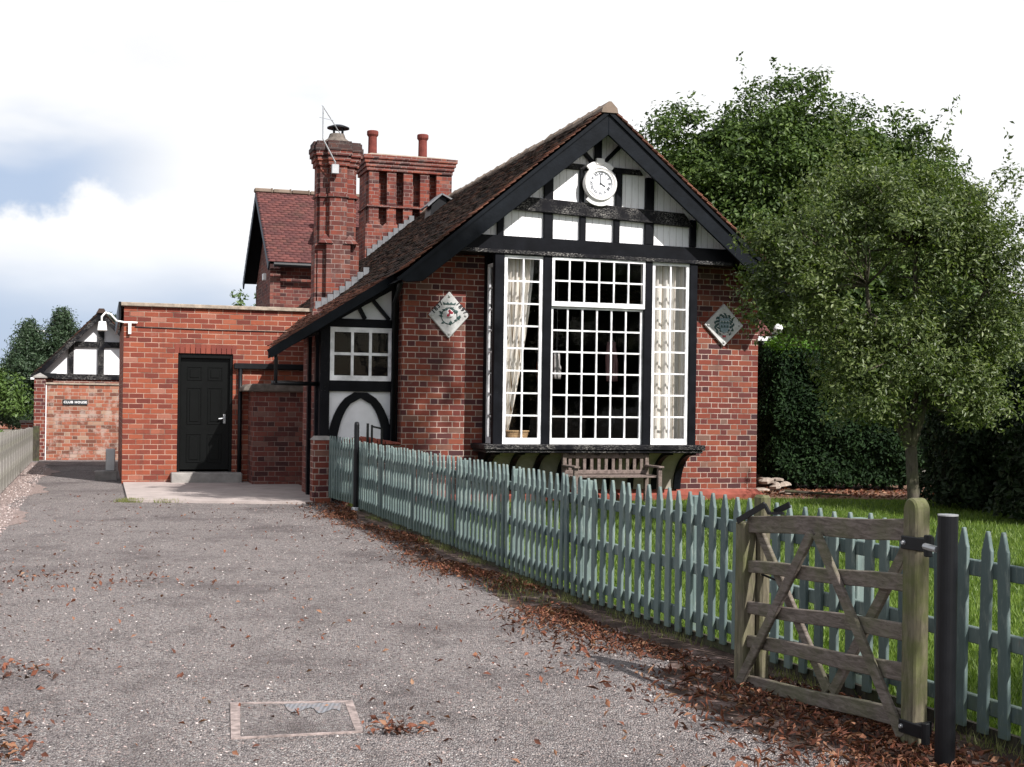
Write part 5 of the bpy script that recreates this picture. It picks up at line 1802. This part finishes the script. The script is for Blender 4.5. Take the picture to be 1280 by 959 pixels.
def box_foliage(name, label, cat, c, half, n, size, mat, seed, round_=0.25, rz=0.0, group=None, topmat=None, bulge=0.10, stems=True):
    r0 = root(name, (c[0], c[1], 0), rz, label, cat, group)
    rs_ = np.random.RandomState(seed)
    hx, hy, hz = half
    P_ = rs_.uniform(-1, 1, size=(n, 3))
    fc = rs_.choice(5, n, p=(0.42, 0.10, 0.12, 0.12, 0.24))
    dep = rs_.rand(n) ** 2.0 * 0.28
    P_[fc == 0, 1] = -1
    P_[fc == 1, 1] = 1
    P_[fc == 2, 0] = -1
    P_[fc == 3, 0] = 1
    P_[fc == 4, 2] = 1
    out = np.zeros((n, 3))
    out[fc == 0, 1] = -1
    out[fc == 1, 1] = 1
    out[fc == 2, 0] = -1
    out[fc == 3, 0] = 1
    out[fc == 4, 2] = 1
    # round the corners
    q = np.abs(P_)
    L4 = (q ** 7).sum(1, keepdims=True) ** (1 / 7)
    P_ = P_ / np.maximum(L4, 1.0)
    X = P_ * np.array([hx, hy, hz])
    X[:, 2] += hz
    lump = np.sin(X[:, 0] * 3.1 + X[:, 2] * 2.3 + seed) * np.sin(X[:, 2] * 3.7 - X[:, 0] * 1.3) + 0.6 * np.sin(X[:, 0] * 9 + 2) * np.sin(X[:, 2] * 8 + X[:, 1] * 7)
    X += out * (lump * bulge - dep)[:, None]
    X += rs_.normal(size=X.shape) * 0.03
    N_ = out * 0.8 + rs_.normal(size=X.shape) * 0.55 + np.array([0, 0, 0.25])
    sz = size * (0.7 + 0.6 * rs_.rand(n))
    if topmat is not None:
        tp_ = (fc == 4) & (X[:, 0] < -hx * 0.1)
        leaves_mesh('vivid_top_leaves', X[tp_] + np.array([0, 0, 0.05]), N_[tp_], sz[tp_], topmat, r0, 0.35, seed)  # more vivid green leaves along the left part of the top
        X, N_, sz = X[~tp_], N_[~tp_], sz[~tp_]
    leaves_mesh('foliage', X, N_, sz, mat, r0, 0.42, seed + 1)
    # woody core so that no daylight comes through the middle
    mb = MB()
    if stems:
        k = max(3, int(hx * 2 / 0.35))
        for i in range(k):
            x = -hx * 0.8 + 1.6 * hx * i / (k - 1)
            mb.tube([(x, 0, -0.05), (x + 0.05, 0.03, hz), (x, 0, hz * 1.6)], [0.05, 0.04, 0.02], 6)
    mb.box(-hx * 0.82, hx * 0.82, -hy * 0.62, hy * 0.62, 0.12, hz * 1.78)
    mb.build('branch_core', M['leaf_shrub'], r0)
    return r0


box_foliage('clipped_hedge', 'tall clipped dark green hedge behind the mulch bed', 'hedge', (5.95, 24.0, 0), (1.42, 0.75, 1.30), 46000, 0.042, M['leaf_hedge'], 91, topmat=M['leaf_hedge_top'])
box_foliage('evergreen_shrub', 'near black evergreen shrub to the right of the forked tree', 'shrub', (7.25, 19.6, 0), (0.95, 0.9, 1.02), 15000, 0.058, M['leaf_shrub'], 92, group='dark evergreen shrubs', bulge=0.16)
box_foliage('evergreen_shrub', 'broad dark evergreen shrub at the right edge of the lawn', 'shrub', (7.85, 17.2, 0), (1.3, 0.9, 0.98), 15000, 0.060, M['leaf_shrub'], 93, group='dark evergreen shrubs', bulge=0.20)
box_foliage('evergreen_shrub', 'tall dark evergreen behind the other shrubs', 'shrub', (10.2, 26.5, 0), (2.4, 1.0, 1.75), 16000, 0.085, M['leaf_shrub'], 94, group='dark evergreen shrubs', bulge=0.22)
tree('broadleaf_tree', (8.3, 28.5, 0), 'dark tree filling the gap behind the clipped hedge', 'tree',
     [((7.6, 28.5, 3.2), (2.3, 1.6, 2.3)), ((5.6, 28.5, 3.0), (1.2, 1.4, 1.7)), ((9.6, 28.5, 2.9), (1.6, 1.4, 1.8))],
     420, 60, 0.50, 0.09, M['leaf_big'], M['bark_dark'],
     [(8.3, 28.5, 1.0), (7.0, 28.5, 3.0), (9.4, 28.5, 3.2), (8.2, 28.6, 4.2)], 0.16, 97, 'trees beyond the school house', shell=0.3)

box_foliage('garden_hedge', 'low light green hedge growing behind the grey board fence', 'hedge', (-9.75, 23.6, 0), (5.3, 0.34, 0.36), 24000, 0.05, M['leaf_light'], 98, rz=math.atan2(11.5, -3.64), bulge=0.05)

# conifers and bushes beyond the club house
def conifer(loc, h, r, seed, label, lean=0.0):
    r0 = root('conifer_tree', loc, 0, label, 'tree', 'conifers beyond the club house')
    rs_ = np.random.RandomState(seed)
    P_, N_ = [], []
    mb = MB().tube([(0, 0, -0.1), (0, 0, h * 0.5), (lean, 0, h)], [0.16, 0.10, 0.015], 8)
    z = 0.5
    while z < h * 0.99:
        q = z / h
        rr = r * (1 - q) ** 0.8 * (0.75 + 0.5 * rs_.rand()) + 0.06
        nb = 10
        a0 = rs_.rand() * 6
        for k in range(nb):
            a = a0 + 2 * PI * k / nb + rs_.normal(0, 0.2)
            L_ = rr * (0.6 + 0.6 * rs_.rand())
            up = 0.30 * L_
            e = np.array([L_ * math.cos(a), L_ * math.sin(a), up * 0.6])
            mb.tube([(lean * q, 0, z), (lean * q + e[0], e[1], z + e[2])], [0.02, 0.005], 4, cap=False)
            m_ = int(120 * L_ / 0.8) + 20
            u_ = rs_.rand(m_) ** 0.7
            pp = np.array([lean * q, 0, z]) + e * u_[:, None] + rs_.normal(size=(m_, 3)) * np.array([0.12, 0.12, 0.09])
            P_.append(pp)
            N_.append(rs_.normal(size=(m_, 3)) + np.array([math.cos(a), math.sin(a), 0.9]) * 0.5)
        z += 0.17
    P_, N_ = np.concatenate(P_), np.concatenate(N_)
    leaves_mesh('crown', P_, N_, 0.06 * (0.7 + 0.6 * rs_.rand(len(P_))), M['leaf_conifer'], r0, 0.28, seed)
    mb.build('trunk', M['bark_dark'], r0)


conifer((-14.9, 43.5, 0), 4.35, 1.75, 1, 'tallest spiky conifer behind the black and white gable', 0.05)
conifer((-16.3, 44.5, 0), 4.0, 1.6, 2, 'left conifer of the group beside the street lamp')
conifer((-13.4, 44.0, 0), 4.2, 1.6, 3, 'conifer showing behind the apex of the club house')
conifer((-15.7, 43.0, 0), 3.6, 1.8, 4, 'lower bushy conifer in front of the conifer group')
tree('broadleaf_tree', (-17.4, 42.0, 0), 'light green bushy tree left of the conifers', 'tree',
     [((-17.3, 42, 1.9), (1.4, 1.2, 1.25)), ((-16.2, 41.5, 1.3), (0.9, 0.9, 0.9))], 150, 60, 0.4, 0.07, M['leaf_light'], M['bark_dark'],
     [(-17.4, 42, 0.6), (-17.8, 42, 1.8), (-16.8, 42, 1.9)], 0.08, 101, shell=0.3, twigs=40)
tree('broadleaf_tree', (-7.9, 40.5, 0), 'small tree glimpsed between the annexe roof and the brick house', 'tree',
     [((-7.9, 40.5, 3.6), (0.8, 0.8, 1.3))], 60, 50, 0.3, 0.07, M['leaf_light'], M['bark_dark'],
     [(-7.9, 40.5, 1.6), (-8.0, 40.5, 3.4), (-7.7, 40.5, 3.2)], 0.07, 103, shell=0.3, twigs=25)

# street lamp beyond the club house
sl2 = root('street_lamp', (-19.2, 56, 0), 0, 'grey street lamp with a curved arm left of the club house gable', 'street lamp')
MB().tube([(-0.0, 0, -0.1), (0, 0, 3.5), (-0.02, 0, 3.95), (-0.12, 0, 4.14), (-0.35, 0, 4.20), (-0.7, 0, 4.24)], [0.07, 0.05, 0.045, 0.04, 0.04, 0.04], 8).build('lamp_post', M['metal'], sl2, smooth=True)
MB().add([(-1.35, -0.12, 4.20), (-0.65, -0.10, 4.22), (-0.65, 0.10, 4.22), (-1.35, 0.12, 4.20), (-1.25, -0.08, 4.32), (-0.68, -0.06, 4.29), (-0.68, 0.06, 4.29), (-1.25, 0.08, 4.32)],
         [(3, 2, 1, 0), (4, 5, 6, 7), (0, 1, 5, 4), (1, 2, 6, 5), (2, 3, 7, 6), (3, 0, 4, 7)]).build('lamp_head', M['white_plastic'], sl2, bevel=0.02)
# distant bungalow at the far left
bg_ = root('bungalow', (-24.0, 60, 0), 0.1, 'distant low bungalow with a brown roof at the far left', 'house')
MB().box(-3, 2.2, 0, 4, 0, 1.75).build('wall', M['brick_old'], bg_)
MB().add([(-3.3, -0.3, 1.7), (2.5, -0.3, 1.7), (2.5, 2, 2.75), (-3.3, 2, 2.75), (2.5, 4.3, 1.7), (-3.3, 4.3, 1.7)], [(0, 1, 2, 3), (3, 2, 4, 5)]).build('roof', M['tile_red'], bg_)
MB().box(-3.3, 2.5, -0.36, -0.28, 1.6, 1.72).build('gutter', M['white_plastic'], bg_)
MB().box(0.4, 1.4, -0.03, 0.0, 0.6, 1.4).build('window', M['dark_room'], bg_)
# small brick pier in the neighbouring garden
np_ = root('garden_pier', (-12.3, 33.5, 0), 0.3, 'low red brick pier beyond the grey board fence', 'pier')
MB().box(-0.14, 0.14, -0.14, 0.14, 0, 0.80).build('brick_shaft', M['brick'], np_)
MB().box(-0.17, 0.17, -0.17, 0.17, 0.80, 0.86).build('pier_cap', M['stone_dark'], np_)

# boarded outbuilding and its roof between the school house and the hedge
ob = root('boarded_shed', (4.25, 24.5, 0), TH, 'dark green boarded shed with red roof between brick corner and hedge', 'shed')
mb = MB()
for k in range(20):
    z = 0.25 + k * 0.13
    mb.add([(0.0, 0.0, z), (0.75, 0.0, z), (0.75, 0.02, z + 0.135), (0.0, 0.02, z + 0.135), (0, 0.04, z), (0.75, 0.04, z)], [(0, 1, 2, 3), (0, 4, 5, 1)])
mb.box(0, 0.75, 0.03, 1.5, 0.2, 2.75)
mb.build('boarded_wall', M['shed_board'], ob)
MB().box(-0.05, 0.75, 0.0, 1.5, 0, 0.2).build('plinth', M['conc'], ob)
tile_slope('roof_slope', M['tile_red'], ob, (-0.3, -0.25, 2.75), (0.82, 0, 0), (0, 1.2, 0.8), seed=55)
MB().beam((-0.3, -0.27, 2.72), (0.52, -0.27, 2.72), 0.04, 0.08).build('fascia', M['white'], ob)
wl = root('bulkhead_lamp', (4.88, 24.3, 2.82), 0, 'round white lamp on a short arm at the corner of the boarded shed', 'lamp')
MB().tube([(0, 0, 0.02), (-0.02, 0.2, 0.0), (-0.05, 0.42, -0.02)], 0.02, 8).build('lamp_arm', M['iron'], wl)
MB().lathe([(0.03, 0), (0.085, 0.03), (0.09, 0.09), (0.065, 0.15), (0.02, 0.17)], 14, c=(0, 0, 0)).build('lamp_globe', M['white_plastic'], wl, smooth=True)

# trellis and litter in the gap right of the tree
tr_ = root('garden_trellis', (7.35, 25.2, 0), 0.1, 'pale broken trellis seen through the gap beside the tree trunk', 'trellis')
for k in range(5):
    MB().box(k * 0.12, k * 0.12 + 0.035, 0, 0.03, 0, 1.1 + 0.05 * (k % 2)).build('upright', M['grey_wood'], tr_)
for z in (0.25, 0.6, 0.95):
    MB().box(-0.05, 0.6, 0.03, 0.05, z, z + 0.04).build('cross_rail', M['grey_wood'], tr_)
br = root('fallen_branch', (4.95, 21.6, 0.03), 0, 'thin fallen branch lying on the mulch bed', 'branch')
mb = MB()
mb.tube([(-0.45, 0.10, 0.05), (0.0, 0.0, 0.03), (0.55, -0.30, 0.02)], [0.028, 0.022, 0.010], 7)
mb.tube([(0.0, 0.0, 0.03), (0.25, 0.12, 0.06)], [0.014, 0.005], 6)
mb.build('branch_wood', M['bark_dark'], br)
rr_ = random.Random(77)
for k in range(11):
    mb = MB()
    n = 8
    sx, sy, sz_ = rr_.uniform(0.08, 0.2), rr_.uniform(0.06, 0.14), rr_.uniform(0.05, 0.11)
    prof = [(0.4, 0), (1.0, 0.25), (0.95, 0.7), (0.45, 1.0)]
    vs, fs = [], []
    for a_, h_ in prof:
        for j in range(n):
            a = 2 * PI * j / n
            jt = rr_.uniform(0.82, 1.15)
            vs.append((sx * a_ * jt * math.cos(a), sy * a_ * jt * math.sin(a), sz_ * h_))
    for i in range(3):
        for j in range(n):
            fs.append((i * n + j, i * n + (j + 1) % n, (i + 1) * n + (j + 1) % n, (i + 1) * n + j))
    fs += [tuple(range(n - 1, -1, -1)), tuple(3 * n + j for j in range(n))]
    o = mb.add(vs, fs).build('stone', M['rubble'])
    o.location = (4.25 + rr_.uniform(0, 0.55), 22.3 + rr_.uniform(-0.5, 0.8), 0.0 + 0.09 * (k % 3))
    o.rotation_euler = (rr_.uniform(-.2, .2), rr_.uniform(-.2, .2), rr_.uniform(0, 6))
    tag(o, 'pale lump of rubble heaped by the brick corner at the shed', 'stone', 'rubble stones at the shed')

# ------------------------------------------------------------------ grass, litter, loose stones
def fence_x(y):
    for i in range(len(FPTS) - 1):
        (x0, y0), (x1, y1) = FPTS[i], FPTS[i + 1]
        if y0 <= y <= y1:
            return x0 + (x1 - x0) * (y - y0) / (y1 - y0)
    return FPTS[-1][0] - (y - FPTS[-1][1]) * 0.3 if y > FPTS[-1][1] else FPTS[0][0] + (FPTS[0][1] - y) * 0.4


fxv = np.vectorize(fence_x)


def blades(name, X, Y, h, wdt, mat, seed, z0=0.0):
    rs_ = np.random.RandomState(seed)
    n = len(X)
    a = rs_.rand(n) * 2 * PI
    hh = h * (0.5 + rs_.rand(n))
    ww = wdt * (0.7 + 0.6 * rs_.rand(n))
    lean = rs_.normal(size=(n, 2)) * 0.35 * hh[:, None]
    cx, sx = np.cos(a), np.sin(a)
    b0 = np.stack([X - cx * ww, Y - sx * ww, np.full(n, z0)], 1)
    b1 = np.stack([X + cx * ww, Y + sx * ww, np.full(n, z0)], 1)
    tp_ = np.stack([X + lean[:, 0], Y + lean[:, 1], z0 + hh], 1)
    Vt = np.stack([b0, b1, tp_], 1).reshape(-1, 3)
    F = np.arange(3 * n).reshape(-1, 3)
    o = big_mesh(name, Vt, F, mat)
    return tag(o, kind='stuff')


rs_ = np.random.RandomState(12)
n = 210000
Y = 4.6 + (rs_.rand(n) ** 1.45) * 18.0
X = fxv(Y) + 0.03 + rs_.rand(n) ** 1.15 * (1.8 + Y * 0.45)
keep = ~((Y > 19.0 + (X + 1.6) * 0.31) & (X < 4.2))
keep &= ~((Y > 21.0) & (X > 3.6))
X, Y = X[keep], Y[keep]
blades('lawn_grass', X, Y, 0.048, 0.0055, M['grass'], 5)
# tufts at the foot of the fence and round the paving
n = 2000
ctr = np.array([fence_cy for fence_cy in (5.6, 6.9, 8.2, 8.7, 9.6, 10.4, 10.7, 11.9, 12.8, 13.5, 14.9, 16.0)])
yc = ctr[rs_.randint(0, len(ctr), n)] + rs_.normal(0, 0.16, n)
xc = fxv(yc) - 0.02 - np.abs(rs_.normal(0, 0.07, n))
m_ = rs_.rand(n) < 0.12
yc[m_] = 10.0 + rs_.normal(0, 0.35, m_.sum())
xc[m_] = fxv(yc[m_]) - 0.28 + rs_.normal(0, 0.10, m_.sum())
M['grass_dry'] = leaf_mat('dry_grass', [(0.1, (0.10, 0.12, 0.035)), (0.9, (0.24, 0.24, 0.09))], 0.25, 0.6)
blades('verge_grass', xc, yc, 0.055, 0.003, M['grass_dry'], 6, 0.01)
wx = np.concatenate([W(-3.75, 0.45).x + rs_.normal(0, 0.09, 500), W(-3.3, 0.30).x + rs_.normal(0, 0.10, 200)])
wy = np.concatenate([W(-3.75, 0.45).y + rs_.normal(0, 0.06, 500), W(-3.3, 0.30).y + rs_.normal(0, 0.04, 200)])
blades('paving_grass', wx, wy, 0.05, 0.005, M['grass_dry'], 7)


def litter(name, X, Y, size, mat, seed, flat=0.5, z0=0.008, aspect=0.5, pile=0.0):
    rs_ = np.random.RandomState(seed)
    n = len(X)
    P_ = np.stack([X, Y, z0 + rs_.rand(n) * (0.012 + pile)], 1)
    N_ = rs_.normal(size=(n, 3)) * flat + np.array([0, 0, 1.0])
    o = leaves_mesh(name, P_, N_, size * (0.5 + rs_.rand(n)), mat, None, aspect, seed, fold=0.35)
    return tag(o, kind='stuff')


n = 17000
yc = 5.0 + rs_.rand(n) ** 1.15 * 13.0
band = 0.16 + np.abs(rs_.normal(0, 0.24, n)) + 0.12 * np.sin(yc * 1.7)
clump = (np.sin(yc * 2.3 + 1) + np.sin(yc * 5.1) * 0.7 + rs_.normal(0, 0.8, n)) > 0.0
yc, band = yc[clump], band[clump]
near_f = (9.5 - np.minimum(yc, 9.5)) * 0.12
xc = fxv(yc) - band * (1 + near_f * 1.2)
hf = len(xc) // 2
litter('fallen_leaves', xc[:hf], yc[:hf], 0.016, M['leaf_dead'], 9, pile=0.012, z0=0.02, flat=0.8)
litter('leaf_stalks', xc[hf:], yc[hf:], 0.024, M['leaf_dead'], 19, pile=0.015, z0=0.02, aspect=0.12, flat=0.9)
# gate corner and left margin
n = 1900
yc = 4.6 + rs_.rand(n) * 2.6
xc = fxv(yc) - 0.15 - np.abs(rs_.normal(0, 0.45, n))
hf = len(xc) // 2
litter('fallen_leaves', xc[:hf], yc[:hf], 0.018, M['leaf_dead'], 10, pile=0.01, z0=0.02, flat=0.8)
litter('leaf_stalks', xc[hf:], yc[hf:], 0.028, M['leaf_dead'], 20, pile=0.01, z0=0.02, aspect=0.12, flat=0.9)
cl = [(-2.42, 5.75, 0.16, 420), (-2.75, 6.9, 0.22, 160), (-2.2, 5.3, 0.14, 200), (-3.6, 8.2, 0.7, 40), (-0.48, 5.78, 0.06, 60), (-0.5, 5.95, 0.10, 30), (-3.6, 10.5, 0.7, 260), (0.15, 7.4, 0.25, 40), (-2.1, 18.2, 0.35, 330), (-2.6, 18.7, 0.25, 200)]
X = np.concatenate([rs_.normal(a, c_, k) for a, b, c_, k in cl])
Y = np.concatenate([rs_.normal(b, c_ * 0.7, k) for a, b, c_, k in cl])
litter('fallen_leaves', X, Y, 0.018, M['leaf_dead'], 11, pile=0.01)
n = 700
Y = 4.8 + rs_.rand(n) ** 1.3 * 15
X = -3.0 - np.maximum(0, Y - 6) * 0.3 + rs_.rand(n) * (3.0 + fxv(Y) + np.maximum(0, Y - 6) * 0.3)
litter('fallen_leaves', X, Y, 0.017, M['leaf_dead'], 13, z0=0.006)
n = 1500
X = 4.0 + rs_.rand(n) * 4.6
Y = 21.2 + rs_.rand(n) * 2.6
litter('fallen_leaves', X, Y, 0.035, M['leaf_dead'], 14)


def pebbles(name, X, Y, size, mat, seed):
    rs_ = np.random.RandomState(seed)
    n = len(X)
    base = np.array([(-1, 0, 0), (0, -1, 0), (1, 0, 0), (0, 1, 0), (0, 0, 0.75)], float)
    a = rs_.rand(n) * 6.28
    s = size * (0.4 + rs_.rand(n) ** 2 * 1.4)
    sc = np.stack([s, s * (0.6 + 0.4 * rs_.rand(n)), s * 0.8], 1)
    B = base[None] * (1 + rs_.normal(0, 0.15, (n, 5, 3))) * sc[:, None, :]
    ca, sa = np.cos(a)[:, None], np.sin(a)[:, None]
    x = B[:, :, 0] * ca - B[:, :, 1] * sa + X[:, None]
    y = B[:, :, 0] * sa + B[:, :, 1] * ca + Y[:, None]
    Vt = np.stack([x, y, B[:, :, 2] + 0.002], 2).reshape(-1, 3)
    k = (np.arange(n) * 5)[:, None]
    F = np.concatenate([k + np.array([[0, 1, 4]]), k + np.array([[1, 2, 4]]), k + np.array([[2, 3, 4]]), k + np.array([[3, 0, 4]])], 0)
    return tag(big_mesh(name, Vt, F, mat), kind='stuff')


mt, t, b = newmat('loose_chippings', 0.9, 0.2)
g = t.n('ShaderNodeNewGeometry')
t.l(t.ramp(g.outputs['Random Per Island'], [(0, (0.07, 0.06, 0.06)), (0.4, (0.22, 0.17, 0.16)), (0.75, (0.40, 0.31, 0.285)), (1, (0.66, 0.60, 0.57))]), b.inputs['Base Color'])
M['pebble'] = mt
n = 16000
Y = 4.6 + rs_.rand(n) ** 1.6 * 14
wl_ = -3.3 - np.maximum(0, Y - 6) * 0.31
X = wl_ + rs_.rand(n) * (fxv(Y) - wl_)
pebbles('loose_gravel', X, Y, 0.0052, M['pebble'], 21)
n = 9000
Y = 5.0 + rs_.rand(n) ** 1.1 * 23
X = -2.35 - np.maximum(0, Y - 5) * 0.315 - np.abs(rs_.normal(0, 0.35, n)) - 0.2
pebbles('loose_gravel', X, Y, 0.012, M['pebble'], 22)
